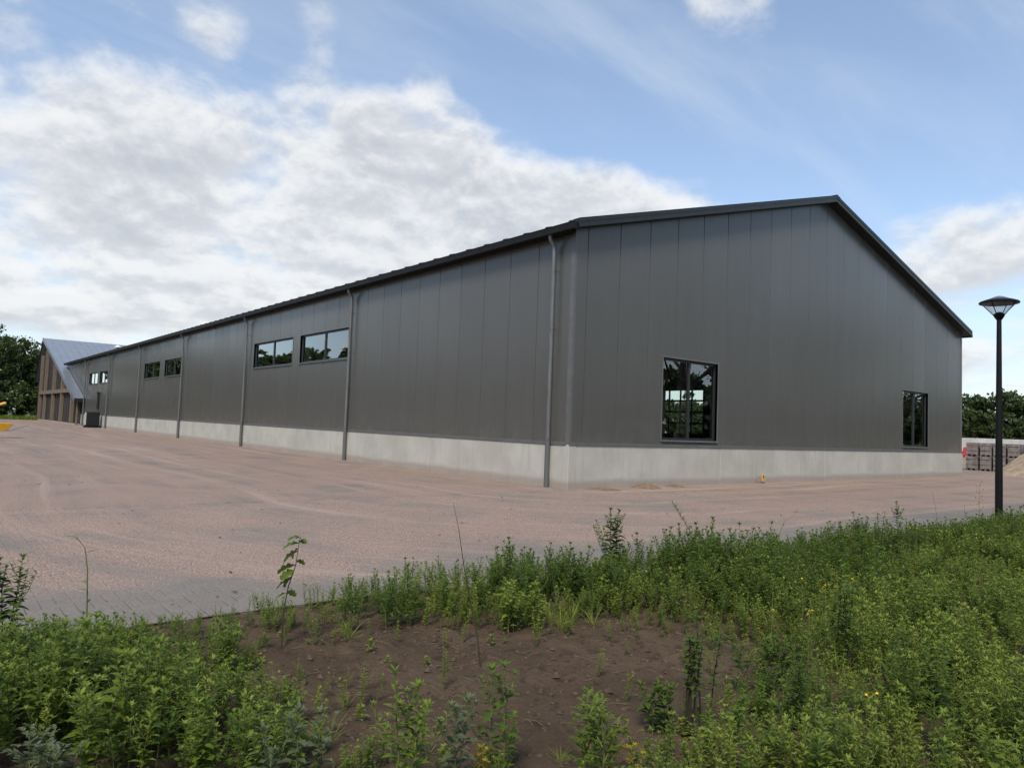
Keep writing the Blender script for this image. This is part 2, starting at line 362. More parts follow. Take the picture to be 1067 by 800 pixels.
def place(name, me, parent=None, loc=None, rz=0.0, sc=1.0):
    o = bpy.data.objects.new(name, me); col.objects.link(o)
    if parent: o.parent = parent
    if loc is not None: o.location = loc
    if rz: o.rotation_euler = (0, 0, rz)
    if sc != 1.0: o.scale = (sc, sc, sc)
    return o
def tag(o, label=None, cat=None, group=None, kind=None):
    if label: o['label'] = label
    if cat: o['category'] = cat
    if group: o['group'] = group
    if kind: o['kind'] = kind
    return o
def thing(name, label, cat, loc=(0, 0, 0), rz=0.0, group=None):
    o = bpy.data.objects.new(name, None); col.objects.link(o); o.location = loc; o.rotation_euler = (0, 0, rz); o.empty_display_size = .2
    return tag(o, label, cat, group)
def autosmooth(o, deg=35):
    me = o.data; me.polygons.foreach_set('use_smooth', [True]*len(me.polygons))
    try: me.set_sharp_from_angle(angle=R(deg))
    except Exception: pass
    return o
def nz(x, y, z=0.0): return noise.noise(Vector((x, y, z)))

# ------------------------------------------------------------------ ground, paving
def bed_edge(x):
    pts = [(-40, -7.2), (-8.9, -7.27), (-7.6, -7.55), (-6.2, -7.78), (-3, -7.95), (5, -8.05), (40, -8.2)]
    for (a, ya), (b, yb) in zip(pts, pts[1:]):
        if a <= x <= b: return ya+(yb-ya)*(x-a)/(b-a)
    return pts[-1][1]
m = MB(); m.poly([(-900, -900, -.25), (900, -900, -.25), (900, 900, -.25), (-900, 900, -.25)])
tag(m.build('ground', M['grass_ground']), kind='structure')
# block field near the bed: x -14.2..4.2, y edge..-0.3 ; the far sheet is laid round it
PX0, PX1, PY1 = -14.175, 4.2, -.315
m = MB()
m.poly([(-140, PY1, 0), (110, PY1, 0), (110, 93.0, 0), (-140, 93.0, 0)])
m.poly([(-140, -7.2, 0), (PX0, -7.24, 0), (PX0, PY1, 0), (-140, PY1, 0)])
m.poly([(PX1, -8.04, 0), (110, -8.2, 0), (110, PY1, 0), (PX1, PY1, 0)])
paving = tag(m.build('paving', M['paving_far']), kind='structure')
m = MB(); xs = [PX0+(PX1-PX0)*i/40 for i in range(41)]
for a, b in zip(xs, xs[1:]): m.poly([(a, bed_edge(a), -.006), (b, bed_edge(b), -.006), (b, PY1, -.006), (a, PY1, -.006)])
m.build('joint_sand', M['paver_joint'], paving)
rng = random.Random(5)
BW = .105; GAP = .004; BH = .035
def block(mb, x0, x1, y0, y1, dz, tilt, tone):
    e = .005; g = GAP/2; x0 += g; x1 -= g; y0 += g; y1 -= g
    zt = lambda x, y: dz+tilt[0]*(x-(x0+x1)/2)+tilt[1]*(y-(y0+y1)/2)
    a = [(x0, y0), (x1, y0), (x1, y1), (x0, y1)]; b = [(x0+e, y0+e), (x1-e, y0+e), (x1-e, y1-e), (x0+e, y1-e)]
    i0 = [mb.vert((x, y, -BH), tone) for x, y in a]; i1 = [mb.vert((x, y, zt(x, y)-e*.8), tone) for x, y in a]; i2 = [mb.vert((x, y, zt(x, y)), tone) for x, y in b]
    for A, B in ((i0, i1), (i1, i2)):
        for k in range(4): mb.face((A[k], A[(k+1) % 4], B[(k+1) % 4], B[k]))
    mb.face(i2)
blocks = []
ni = int((PX1-PX0)/BW)+2; nj = int((PY1+8.3)/BW)+2
Y0 = PY1-nj*BW
for i in range(-2, ni+2):
    for j in range(-2, nj+2):
        k = (i-j) % 4
        x = PX0+i*BW; y = Y0+j*BW
        if k == 0: r_ = (x, x+2*BW, y, y+BW)
        elif k == 2: r_ = (x, x+BW, y-BW, y+BW)   # upright block that fills the herringbone step
        else: continue
        blocks.append(r_)
def fits(r_):
    x0, x1, y0, y1 = r_
    return x0 > PX0-1e-4 and x1 < PX1+1e-4 and y1 < PY1+1e-4 and y0 > max(bed_edge(x0), bed_edge(x1))-.02
keep = []
for (x0, x1, y0, y1) in blocks:
    x0 = max(x0, PX0); x1 = min(x1, PX1); y1 = min(y1, PY1); y0 = max(y0, bed_edge((x0+x1)/2))
    if x1-x0 < .03 or y1-y0 < .03: continue
    keep.append((x0, x1, y0, y1))
def in_view(x, y, marg=.04):
    d = Vector((x, y, 0))-CAM; zf = d.dot(_fw)
    return zf > 0 and abs(d.dot(_R)/zf) < .70+marg
keep.sort(key=lambda r: (not in_view((r[0]+r[1])/2, (r[2]+r[3])/2), (r[0]-CAM.x)**2+(r[2]-CAM.y)**2))
mass = MB(); shared = {}
for n, (x0, x1, y0, y1) in enumerate(keep):
    dz = rng.uniform(-.0025, .0025); tilt = (rng.uniform(-.012, .012), rng.uniform(-.012, .012)); tone = rng.random()
    if n < 300:
        key = (round(x1-x0, 3), round(y1-y0, 3), rng.randrange(3))
        if key not in shared:
            b = MB(); w, h = x1-x0, y1-y0; block(b, -w/2, w/2, -h/2, h/2, 0, tilt, 0.0); shared[key] = b.mesh('paver', M['paver'])
        place('paver', shared[key], paving, ((x0+x1)/2, (y0+y1)/2, dz))
    else: block(mass, x0, x1, y0, y1, dz, tilt, tone)
tag(mass.build('paver_field', M['paver_mass'], paving), kind='stuff')

# planting bed: soil with clods and a shallow bare hollow
PATCH = [(-10.76, -8.74), (-10.36, -8.42), (-9.82, -8.28), (-9.26, -8.38), (-8.91, -8.75), (-8.54, -9.14), (-7.95, -9.05), (-7.92, -9.63), (-7.62, -10.05), (-7.93, -10.4), (-8.55, -10.5),
         (-9.2, -10.62), (-9.75, -10.72), (-10.2, -10.62), (-10.52, -10.40), (-10.48, -9.95), (-10.62, -9.35)]
def patch_d(x, y):
    # signed distance to the bare patch, negative inside
    best = 1e9; ins = False
    for (ax, ay), (bx, by) in zip(PATCH, PATCH[1:]+PATCH[:1]):
        dx, dy = bx-ax, by-ay; t = max(0, min(1, ((x-ax)*dx+(y-ay)*dy)/(dx*dx+dy*dy)))
        best = min(best, math.hypot(x-ax-t*dx, y-ay-t*dy))
        if (ay > y) != (by > y) and x < (bx-ax)*(y-ay)/(by-ay)+ax: ins = not ins
    return -best if ins else best
def soil_z(x, y):
    e = bed_edge(x)-y
    z = -.018+.033*min(1, max(0, e)/.6)
    f = min(1, e/.3)
    z += f*(.04*nz(x*.8, y*.8)+.026*nz(x*3.1, y*3.1, 2)+.015*nz(x*9, y*9, 5)+.010*nz(x*22, y*22, 7))
    if -11.4 < x < -7 and y < -7.5: z -= .03*min(1, max(0, -patch_d(x, y))/.4)
    return z
m = MB()
def bed_grid(x0, x1, nx, y_far, ny, pw):
    idx = []
    for i in range(nx+1):
        x = x0+(x1-x0)*i/nx; e = bed_edge(x); row = []
        for j in range(ny+1):
            y = e+(y_far-e)*(j/ny)**pw; row.append(m.vert((x, y, soil_z(x, y))))
        idx.append(row)
    for i in range(nx):
        for j in range(ny): m.face((idx[i][j], idx[i][j+1], idx[i+1][j+1], idx[i+1][j]))
bed_grid(-14, -6, 330, -12.5, 230, 1.0)
bed_grid(-6, 12, 150, -16, 60, 1.5)
tag(m.build('planting_bed', M['soil'], smooth=True), kind='structure')

# ------------------------------------------------------------------ the hall
HW, HE, SL, HA = 24.0, 6.27, .275, 6.27+.275*12
HP = 1.08; LEN = 79.0; RT = .18
hall = thing('industrial_hall', 'long dark grey metal-clad hall with gabled roof and pale concrete plinth', 'building')
def under(x): return HE+SL*(x if x <= 12 else 24-x)
S0, PW = .44, 1.158
fac_edges = [0.0]+[S0+PW*i for i in range(21) if S0+PW*i < HW-.3]+[HW]
FWIN = [(3.40, 5.86, 1.24, 3.47), (18.05, 20.42, 1.24, 3.46)]
LWIN = [(11.84, 16.38, 3.73, 4.87), (17.16, 21.80, 3.73, 4.87), (34.05, 38.05, 3.80, 4.86), (39.25, 43.55, 3.80, 4.86), (56.4, 60.0, 3.83, 4.85), (61.0, 65.1, 3.83, 4.85)]
def panel(mb, a, b, ea, eb, z0, topf, to3):
    # one strip of a sandwich panel; V groove on the sides that are panel edges
    g, dp, th = .013, .03, .10
    prof = [(a, th), (a, dp if ea else 0)]
    if ea: prof.append((a+g, 0))
    if eb: prof.append((b-g, 0))
    prof += [(b, dp if eb else 0), (b, th)]
    lo = [mb.vert(to3(s, d, z0)) for s, d in prof]; hi = [mb.vert(to3(s, d, topf(s))) for s, d in prof]
    n = len(prof)
    for k in range(n): mb.face((lo[k], lo[(k+1) % n], hi[(k+1) % n], hi[k]))
    mb.face(lo[::-1]); mb.face(hi)
def wall_panels(edges, wins, z0, topf, to3, extra=()):
    for a, b in zip(edges, edges[1:]):
        a2, b2 = a+.0008, b-.0008
        cuts = sorted({a2, b2, *[w for q in wins for w in q[:2] if a2 < w < b2], *[e for e in extra if a2 < e < b2]})
        mb = MB(); whole = len(cuts) == 2
        for c, d in zip(cuts, cuts[1:]):
            mid = (c+d)/2; hole = [q for q in wins if q[0] < mid < q[1]]
            ea, eb = c == a2, d == b2
            if hole:
                q = hole[0]; panel(mb, c, d, ea, eb, z0, lambda s: q[2], to3)
                if whole: mb.build('wall_panel', M['clad'], hall); mb = MB()
                panel(mb, c, d, ea, eb, q[3], topf, to3)
            else: panel(mb, c, d, ea, eb, z0, topf, to3)
        mb.build('wall_panel', M['clad'], hall)
wall_panels(fac_edges, FWIN, HP+.03, lambda s: under(s)+.02, lambda s, d, z: (s, d, z), extra=(12.0,))
lw = [.1]+[1.34+1.153*i-1.153*0 for i in range(0, 68) if 1.34+1.153*i < LEN-.3]+[LEN]
lw = [.1, .19]+lw[1:] if False else lw
wall_panels(lw, LWIN, HP+.03, lambda s: HE+.02, lambda s, d, z: (d, s, z))
# hidden sides: far end and east long wall (east wall has a glazed sectional door)
m = MB(); m.box(23.88, 24.0, .1, 13.8, 0, HE+.02); m.box(23.88, 24.0, 17.2, LEN, 0, HE+.02); m.box(23.88, 24.0, 13.8, 17.2, 4.06, HE+.02)
m.build('east_wall', M['clad'], hall)
m = MB(); m.poly([(0.1, LEN, 0), (23.9, LEN, 0), (23.9, LEN, HE), (12, LEN, HA), (0.1, LEN, HE)]); m.build('end_wall', M['liner'], hall)
m = MB(); m.poly([(.1, .12, .012), (23.9, .12, .012), (23.9, LEN, .012), (.1, LEN, .012)]); m.build('floor_slab', M['floor'], hall)
sd = bpy.data.objects.new('sectional_door', None); col.objects.link(sd); sd.parent = hall
m = MB()
for k in range(5): y = 13.8+3.4*k/4; m.box(23.91, 23.97, y-.05, y+.05, 0, 4.06)
for k in range(7): z = 4.06*k/6; m.box(23.905, 23.975, 13.8, 17.2, z-.055, z+.055)
m.build('door_grid', M['frame'], sd)
for k in range(24):
    y = 13.8+.85*(k % 4); z = 4.06/6*(k//4)
    m = MB(); m.poly([(23.94, y+.03, z+.04), (23.94, y+.82, z+.04), (23.94, y+.82, z+.636), (23.94, y+.03, z+.636)]); m.build('pane', M['glass_clear'] if k//4 >= 2 else M['frame'], sd)
# steel portal frames inside, glimpsed through the glass
for k in range(7):
    y = 5.5+11*k; m = MB()
    m.box(.25, .55, y, y+.2, .012, HE-.3); m.box(23.45, 23.75, y, y+.2, .012, HE-.3)
    m.poly([(.3, y, HE-.35), (12, y, HA-.4), (12, y, HA-.05), (.3, y, HE-.02)]); m.poly([(23.7, y, HE-.35), (12, y, HA-.4), (12, y, HA-.05), (23.7, y, HE-.02)])
    m.build('portal_frame', M['steel_dark'], hall)
# plinth
px = [0, 6.02, 12.0, 18.0, 24.0]
for a, b in zip(px, px[1:]):
    m = MB(); m.bbox(a+(.22 if a == 0 else .003), b-.006, -.035, .12, -.1, HP, .014); m.build('plinth_panel', M['concrete'], hall)
ly = [0.0, .62+5.49]+[.62+5.49*k for k in range(2, 15)]
for a, b in zip(ly, ly[1:]):
    if a >= LEN: break
    m = MB(); m.bbox(-.035, .12, a+(.12 if a == 0 else .003), min(b, LEN)-.006, -.1, HP, .014); m.build('plinth_panel', M['concrete'], hall)
m = MB(); m.bbox(-.042, .217, -.042, .117, -.1, HP+.002, .01); m.build('plinth_corner', M['concrete'], hall)
# drip flashing over the plinth, corner trims
m = MB(); m.box(-.055, HW+.01, -.06, .05, HP+.004, HP+.016); m.box(-.055, HW+.01, -.06, -.048, HP-.03, HP+.004); m.box(-.02, HW, -.012, 0.05, HP+.016, HP+.045)
m.build('drip_flashing', M['trim'], hall)
m = MB(); m.box(-.06, .05, .052, LEN, HP+.004, HP+.016); m.box(-.06, -.048, .052, LEN, HP-.03, HP+.004); m.box(-.012, .05, .052, LEN, HP+.016, HP+.045)
m.build('drip_flashing', M['trim'], hall)
m = MB(); m.box(-.008, .07, -.008, 0.0, HP+.046, HE-.05); m.box(-.008, 0.0, 0.0, .13, HP+.046, HE-.05); m.build('corner_trim', M['trim'], hall)
m = MB(); m.box(HW-.16, HW+.008, -.008, 0.0, HP+.046, HE-.05); m.box(HW, HW+.008, 0.0, .3, HP+.046, HE-.05); m.build('corner_trim', M['trim'], hall)
# roof: two ribbed slopes
RX = -.20; VY = -.32
def rtop(x): return under(x)+RT
def roof_slope(sgn):
    m = MB(); fx = (lambda x: x) if sgn < 0 else (lambda x: 24-x)
    ys = [(VY, 0)]; y = VY+.25
    while y < LEN-.3:
        ys += [(y, 0), (y+.04, .075), (y+.12, .075), (y+.16, 0)]; y += .86
    ys.append((LEN, 0))
    lo = [m.vert((fx(RX), yy, rtop(RX)+h)) for yy, h in ys]; hi = [m.vert((fx(12.0), yy, rtop(12)+h)) for yy, h in ys]
    bl = [m.vert((fx(RX), yy, under(RX)+.02)) for yy, h in ys]
    for k in range(len(ys)-1):
        m.face((lo[k], hi[k], hi[k+1], lo[k+1]) if sgn > 0 else (lo[k], lo[k+1], hi[k+1], hi[k])); m.face((bl[k], bl[k+1], lo[k+1], lo[k]))
    m.poly([(fx(RX), VY, under(RX)+.02), (fx(12.0), VY, under(12)+.02), (fx(12.0), LEN, under(12)+.02), (fx(RX), LEN, under(RX)+.02)])
    return m.build('roof_slope', M['roof'], hall)
roof_slope(-1); roof_slope(1)
def verge(fx):
    m = MB()
    for (d0, d1, a, b) in ((VY-.02, VY+.0, -.15, .05), (VY-.032, VY-.012, -.02, .075), (VY-.032, VY+.2, .055, .075)):
        p = [(fx(RX-.02), rtop(RX-.02)), (fx(12.0), rtop(12))]
        i = [m.vert((x, y, z+o)) for (x, z) in p for y in (d0, d1) for o in (a, b)]
        for q in ((0, 1, 5, 4), (2, 6, 7, 3), (1, 3, 7, 5), (0, 4, 6, 2), (0, 2, 3, 1), (4, 5, 7, 6)): m.face([i[k] for k in q])
    return m.build('verge_trim', M['verge'], hall)
verge(lambda x: x); verge(lambda x: 24-x)
m = MB()
for fx in (lambda x: x, lambda x: 24-x): m.poly([(fx(11.75), VY-.035, rtop(11.75)+.085), (fx(12.0), VY-.035, rtop(12)+.10), (fx(12.0), LEN, rtop(12)+.10), (fx(11.75), LEN, rtop(11.75)+.085)])
m.poly([(11.75, VY-.036, rtop(11.75)+.085), (12, VY-.036, rtop(12)+.06), (12.25, VY-.036, rtop(11.75)+.085), (12, VY-.036, rtop(12)+.10)])
m.build('ridge_cap', M['verge'], hall)
def gutter(x0, x1):
    m = MB(); z0, z1 = 6.20, 6.37
    for a, b in ((x0, x0+.012), (x1-.012, x1)): m.box(a, b, VY+.01, LEN, z0+.012, z1)
    m.box(x0, x1, VY+.01, LEN, z0, z0+.012); m.box(x0+.012, x1-.012, VY+.01, VY+.02, z0+.012, z1)
    m.box(x0-.008 if x0 < 0 else x1, x0 if x0 < 0 else x1+.008, VY+.01, LEN, z1-.02, z1)
    return m.build('gutter', M['black'], hall)
gutter(-.37, -.215); gutter(24.215, 24.37)
# the boxed eave behind the gutter
m = MB(); m.box(-.20, -.002, .0, LEN, 6.19, 6.215); m.build('eave_soffit', M['black'], hall)
# downpipes
for k in range(7):
    y = .62+10.98*k; m = MB()
    m.tube([(-.27, y, 6.21), (-.27, y, 6.13), (-.245, y, 6.06), (-.175, y, 6.0), (-.14, y, 5.94), (-.13, y, 5.86), (-.13, y, HP+.08)], .052, 10)
    dp = autosmooth(m.build('downpipe', M['zinc'], hall), 50)
    m = MB(); m.tube([(-.13, y, -.02), (-.13, y, HP+.10)], .064, 10); m.tube([(-.13, y, HP+.07), (-.13, y, HP+.12)], .07, 10); autosmooth(m.build('pipe_boot', M['steel_dark'], dp), 50)
    for z in (5.35, 3.9, 2.6, 1.45):
        m = MB(); m.tube([(-.13, y, z-.015), (-.13, y, z+.015)], .06, 10); m.box(-.10, .005, y+.05, y+.07, z-.012, z+.012); m.build('pipe_bracket', M['zinc'], dp)
# windows
def window(to3, a, b, z0, z1, bars):
    o = bpy.data.objects.new('window', None); col.objects.link(o); o.parent = hall
    def bar(mb, s0, s1, d0, d1, za, zb):
        c = [to3(s, d, z) for s in (s0, s1) for d in (d0, d1) for z in (za, zb)]
        xs = [q[0] for q in c]; ys = [q[1] for q in c]; mb.box(min(xs), max(xs), min(ys), max(ys), za, zb)
    t = .012; mb = MB()     # flashing round the opening
    bar(mb, a-.045, a, -.012, .1, z0-.045, z1+.045); bar(mb, b, b+.045, -.012, .1, z0-.045, z1+.045); bar(mb, a, b, -.012, .1, z1, z1+.045)
    mb.build('reveal_flashing', M['trim'], o)
    mb = MB(); bar(mb, a-.02, b+.02, -.05, .1, z0-.045, z0-.02); bar(mb, a, b, -.014, .1, z0-.02, z0); mb.build('sill', M['zinc'], o)
    mb = MB(); f = .06
    bar(mb, a, a+f, .07, .14, z0, z1); bar(mb, b-f, b, .07, .14, z0, z1); bar(mb, a+f, b-f, .07, .14, z0, z0+f); bar(mb, a+f, b-f, .07, .14, z1-f, z1)
    mb.build('frame', M['frame'], o)
    xs = [a+f]+[a+(b-a)*q for q in bars]+[b-f]
    for q in xs[1:-1]:
        mb = MB(); bar(mb, q-.035, q+.035, .065, .14, z0+f, z1-f); mb.build('mullion', M['frame'], o)
    for p, q in zip(xs, xs[1:]):
        p2, q2 = p+(.035 if p != xs[0] else 0), q-(.035 if q != xs[-1] else 0)
        mb = MB(); mb.poly([to3(p2, .105, z0+f), to3(q2, .105, z0+f), to3(q2, .105, z1-f), to3(p2, .105, z1-f)]); mb.build('pane', M['glass'], o)
for w in FWIN: window(lambda s, d, z: (s, d, z), *w, bars=(.5,))
for w in LWIN: window(lambda s, d, z: (d, s, z), *w, bars=(.5,))
# a small roof vent and a dark duct near the far end
m = MB(); m.tube([(.4, 55.4, 6.4), (.4, 55.4, 6.75)], .08, 10); m.lathe([(.0, .98), (.28, .80), (.28, .76), (.0, .76)], 14, (.4, 55.4, 6.0)); m.build('roof_vent', M['white'], hall)
m = MB(); m.tube([(-.09, 59.6, 1.55), (-.09, 59.6, 3.0)], .09, 10); m.box(-.2, 0, 59.48, 59.72, 2.95, 3.06); m.build('wall_duct', M['unit'], hall)

# ------------------------------------------------------------------ gabled entrance building at the far end
ent = thing('entrance_building', 'timber-fronted gabled building with blue-grey metal roof at the far end', 'building')
RY, RZ, NY, NZ, FY, FZ = 93.6, 10.1, 66.6, 2.47, 99.0, 5.0
FX = -.5
def aroof(y): return RZ+(NZ-RZ)*(RY-y)/(RY-NY) if y <= RY else RZ+(FZ-RZ)*(y-RY)/(FY-RY)
m = MB()   # near slope with standing seams
def slope(y0, y1, nm):
    m = MB(); xs = []; x = FX-.35
    while x < 25.0:
        xs += [(x, 0), (x+.02, .05), (x+.05, .05), (x+.07, 0)]; x += .75
    a = [m.vert((x, y0, aroof(y0)+h)) for x, h in xs]; b = [m.vert((x, y1, aroof(y1)+h)) for x, h in xs]
    for k in range(len(xs)-1): m.face((a[k], a[k+1], b[k+1], b[k]))
    u0, u1 = aroof(y0)-.25, aroof(y1)-.25; X0, X1 = xs[0][0]+.02, xs[-1][0]
    m.poly([(X0, y0, u0), (X0, y1, u1), (X1, y1, u1), (X1, y0, u0)])
    return m.build(nm, M['roof_blue'], ent)
slope(NY, RY, 'roof_slope'); slope(RY, FY, 'roof_slope')
for y0, y1 in ((NY-.03, RY), (RY, FY+.03)):
    m = MB(); X = FX-.40
    i = [m.vert((x, y, aroof(y)+o)) for y in (y0, y1) for x in (X, X+.05) for o in (-.32, .07)]
    for q in ((0, 1, 5, 4), (2, 6, 7, 3), (1, 3, 7, 5), (0, 4, 6, 2), (0, 2, 3, 1), (4, 5, 7, 6)): m.face([i[k] for k in q])
    m.build('verge_trim', M['roof_blue'] if y0 < RY else M['black'], ent)
m = MB(); m.box(FX-.42, -.03, NY-.09, NY-.035, NZ-.30, NZ+.06); m.build('eave_fascia', M['verge'], ent)
# timber front: dark boards behind brown posts and a cross beam
BY0, BY1 = 69.6, 95.4
y = BY0; k = 0
while y < BY1:
    y2 = min(y+.62, BY1); m = MB(); dx = .10+(.05 if k % 2 else 0)
    i = [m.vert(p) for p in ((FX+dx, y, 0), (FX+dx, y2, 0), (FX+dx, y2, aroof(y2)-.26), (FX+dx, y, aroof(y)-.26), (FX+dx+.08, y, 0), (FX+dx+.08, y2, 0), (FX+dx+.08, y2, aroof(y2)-.26), (FX+dx+.08, y, aroof(y)-.26))]
    for q in ((0, 3, 2, 1), (4, 5, 6, 7), (0, 1, 5, 4), (1, 2, 6, 5), (2, 3, 7, 6), (3, 0, 4, 7)): m.face([i[j] for j in q])
    m.build('wall_board', M['slat_brown'] if k % 3 == 1 else M['slat'], ent); y = y2; k += 1
for y in (70.2, 77.0, 83.6, 90.6, 95.2):
    m = MB(); m.box(FX-.2, FX+.09, y-.24, y+.24, -.02, min(aroof(y-.24), aroof(y+.24))-.28); m.build('post', M['timber'], ent)
m = MB(); m.box(FX-.22, FX+.085, 71.3, 95.45, 3.16, 3.56); m.build('cross_beam', M['timber'], ent)
m = MB(); m.box(FX-.24, FX+.3, 67.0, 95.6, -.02, .12); m.build('base_plinth', M['concrete'], ent)
m = MB(); m.box(FX+.1, -.01, BY0-1.4, BY0-1.3, 0, 2.9); m.build('porch_wall', M['slat'], ent)
m = MB(); m.box(FX-.12, FX+.0, NY+.35, NY+.6, -.02, NZ-.22); m.build('porch_post', M['timber'], ent)
m = MB(); m.box(FX+.12, FX+.4, BY0-1.44, BY0-1.402, .05, 2.15); m.build('door', M['slat_brown'], ent)
m = MB(); m.poly([(24.5, NY+1, 0), (24.5, FY-.5, 0), (24.5, FY-.5, aroof(FY-.5)-.26), (24.5, RY, RZ-.26), (24.5, NY+1, aroof(NY+1)-.26)]); m.poly([(FX, FY-.6, 0), (24.5, FY-.6, 0), (24.5, FY-.6, aroof(FY-.6)-.25), (FX, FY-.6, aroof(FY-.6)-.25)]); m.build('rear_wall', M['slat'], ent)

# heat pump
hp = thing('heat_pump', 'dark outdoor heat pump unit standing against the hall near the entrance building', 'heat pump', (-.75, 57.6, 0))
m = MB(); m.bbox(-.5, .5, -.35, .35, .16, 1.32, .02); m.build('casing', M['unit'], hp)
m = MB(); m.bbox(-.58, .58, -.42, .42, -.02, .16, .015); m.build('base', M['black'], hp)
m = MB()
for k in range(13): z = .24+.08*k; m.box(-.42, .42, -.375, -.352, z, z+.035)
m.build('louvre_grille', M['frame'], hp)
m = MB(); m.box(-.525, -.502, -.34, .34, .22, 1.26); m.build('side_panel', M['unit_pale'], hp)

# ------------------------------------------------------------------ lamp
LX, LY = 1.15, -8.62
lamp = thing('street_lamp', 'black street lamp with conical glass lantern standing in the weeds', 'street lamp', (LX, LY, .03))
lamp.rotation_euler = (0, R(.3), 0)
m = MB(); m.lathe([(.054, 0), (.053, .9), (.046, 1.6), (.034, 3.40), (.032, 3.44)], 16); autosmooth(m.build('post', M['lamp_black'], lamp))
def head(prof): return [(r*.80, 3.40+(z-3.40)*.88) for r, z in prof]
m = MB(); m.lathe(head([(.038, 3.40), (.055, 3.415), (.095, 3.475), (.10, 3.50), (.08, 3.525), (.03, 3.55), (0.001, 3.55)]), 18); autosmooth(m.build('lantern_base', M['lamp_black'], lamp))
m = MB(); m.lathe(head([(.09, 3.50), (.29, 3.70)]), 28); autosmooth(m.build('lantern_glass', M['lamp_glass'], lamp), 60)
for k in range(4):
    a = math.pi/4+k*math.pi/2+.68; m = MB(); m.tube([(.076*math.cos(a), .076*math.sin(a), 3.48), (.248*math.cos(a), .248*math.sin(a), 3.674)], .007, 6); m.build('stay', M['lamp_black'], lamp)
m = MB(); m.lathe(head([(.0, 3.70), (.27, 3.702), (.345, 3.705), (.352, 3.722), (.335, 3.74), (.235, 3.775), (.20, 3.78)]), 32); autosmooth(m.build('hood', M['lamp_black'], lamp))
m = MB(); m.lathe(head([(.21, 3.778), (.10, 3.825), (.025, 3.845), (0, 3.845)]), 28); autosmooth(m.build('hood_cap', M['lamp_top'], lamp))

# ------------------------------------------------------------------ yard things on the right
wall = thing('retaining_wall', 'pale concrete panel wall across the far yard in front of the wood', 'wall', (76, 0, 0))
for k in range(24):
    m = MB(); m.bbox(0, .3, -20+3.0*k+.01, -17+3.0*k-.01, -.1, 2.05, .02); m.box(.3, 1.4, -20+3.0*k+.02, -17+3.0*k-.02, -.1, .15); m.build('concrete_panel', M['concrete_far'], wall)
# packs of pavers, two high
pk_body = MB()
for L in range(7):
    z = .10+L*.092
    for c in range(5): pk_body.bbox(-.42, .42, -.27+.108*c+.002, -.27+.108*(c+1)-.002, z, z+.089, .006)
pk_me = pk_body.mesh('block_stack', M['brick_pack'])
pb = MB()
for yy in (-.24, 0, .24): pb.box(-.42, .42, yy-.04, yy+.04, 0, .098)
pb_me = pb.mesh('bearers', M['wood_pale'])
st = MB()
for xx in (-.2, .2):
    st.box(xx-.01, xx+.01, -.276, -.271, .10, .75); st.box(xx-.01, xx+.01, .271, .276, .10, .75); st.box(xx-.01, xx+.01, -.276, .276, .745, .75)
st.box(-.426, -.421, -.27, .27, .3, .32); st.box(-.426, -.421, -.27, .27, .58, .60)
st_me = st.mesh('strap', M['black'])
ORD = ['first', 'second', 'third', 'fourth', 'fifth', 'sixth', 'seventh']
for tier in range(2):
    for k in range(7):
        jx, jr = rng.uniform(-.05, .05), rng.uniform(-.04, .04)
        lab = f"grey {'upper' if tier else 'lower'} pack of paving blocks, {ORD[k]} from the left in the row"
        o = thing('paver_pack', lab, 'paver pack', (33.4+jx, 2.68-.66*k-(.12 if k > 3 else 0), .765*tier), jr, 'packs of paving blocks stacked in the yard')
        place('block_stack', pk_me, o); place('bearers', pb_me, o); place('strap', st_me, o)
# sand heap
def heap(name, label, cat, cx, cy, r, h, material, seed, sub=34, group=None):
    m = MB(); idx = []
    for i in range(sub+1):
        row = []
        for j in range(sub+1):
            x = -1+2*i/sub; y = -1+2*j/sub; a = max(abs(x), abs(y)); l = math.hypot(x, y)
            if l > 1e-6: x, y = x*a/l, y*a/l
            d = math.hypot(x, y); z = h*(max(0, 1-d**1.25))*(1+.35*nz(x*2.2+seed, y*2.2))+.09*h*nz(x*7+seed, y*7, 3)*(1-d)
            row.append(m.vert((x*r*(1+.2*nz(x+seed, y)), y*r*(1+.2*nz(x, y+seed)), max(z, 0)-.01)))
        idx.append(row)
    for i in range(sub):
        for j in range(sub): m.face((idx[i][j], idx[i+1][j], idx[i+1][j+1], idx[i][j+1]))
    o = m.build(name, material, None, True, (cx, cy, 0)); return tag(o, label, cat, group)
heap('sand_heap', 'heap of pale sand dumped in front of the paver packs', 'sand heap', 30.3, -1.75, 2.5, 1.55, M['sand'], 3.3)
heap('sand_mound', 'low reddish sand mound against the plinth below the large gable window', 'sand mound', 2.55, -.28, .42, .13, M['red_sand'], 7.1, 16)
heap('sand_mound', 'smaller reddish sand mound by the plinth, right of the larger mound', 'sand mound', 3.75, -.22, .34, .08, M['red_sand'], 9.1, 16)
heap('sand_mound', 'flat smear of reddish sand nearest the hall corner', 'sand mound', .95, -.26, .5, .06, M['red_sand'], 11.7, 16)
bar = thing('plastic_barrier', 'red plastic barrier standing left of the paver packs', 'barrier', (74.6, 17.35, 0), R(15))
m = MB(); i = [m.vert(p) for p in ((-.04, -.8, .12), (-.04, .55, .12), (-.04, .35, 1.05), (-.04, -.8, 1.05), (.04, -.8, .12), (.04, .55, .12), (.04, .35, 1.05), (.04, -.8, 1.05))]
for q in ((0, 1, 2, 3), (7, 6, 5, 4), (0, 4, 5, 1), (1, 5, 6, 2), (2, 6, 7, 3), (3, 7, 4, 0)): m.face([i[k] for k in q])
m.build('board', M['red'], bar)
m = MB(); m.box(-.25, .25, -.7, -.5, 0, .12); m.box(-.25, .25, .2, .4, 0, .12); m.build('foot', M['rubber'], bar)
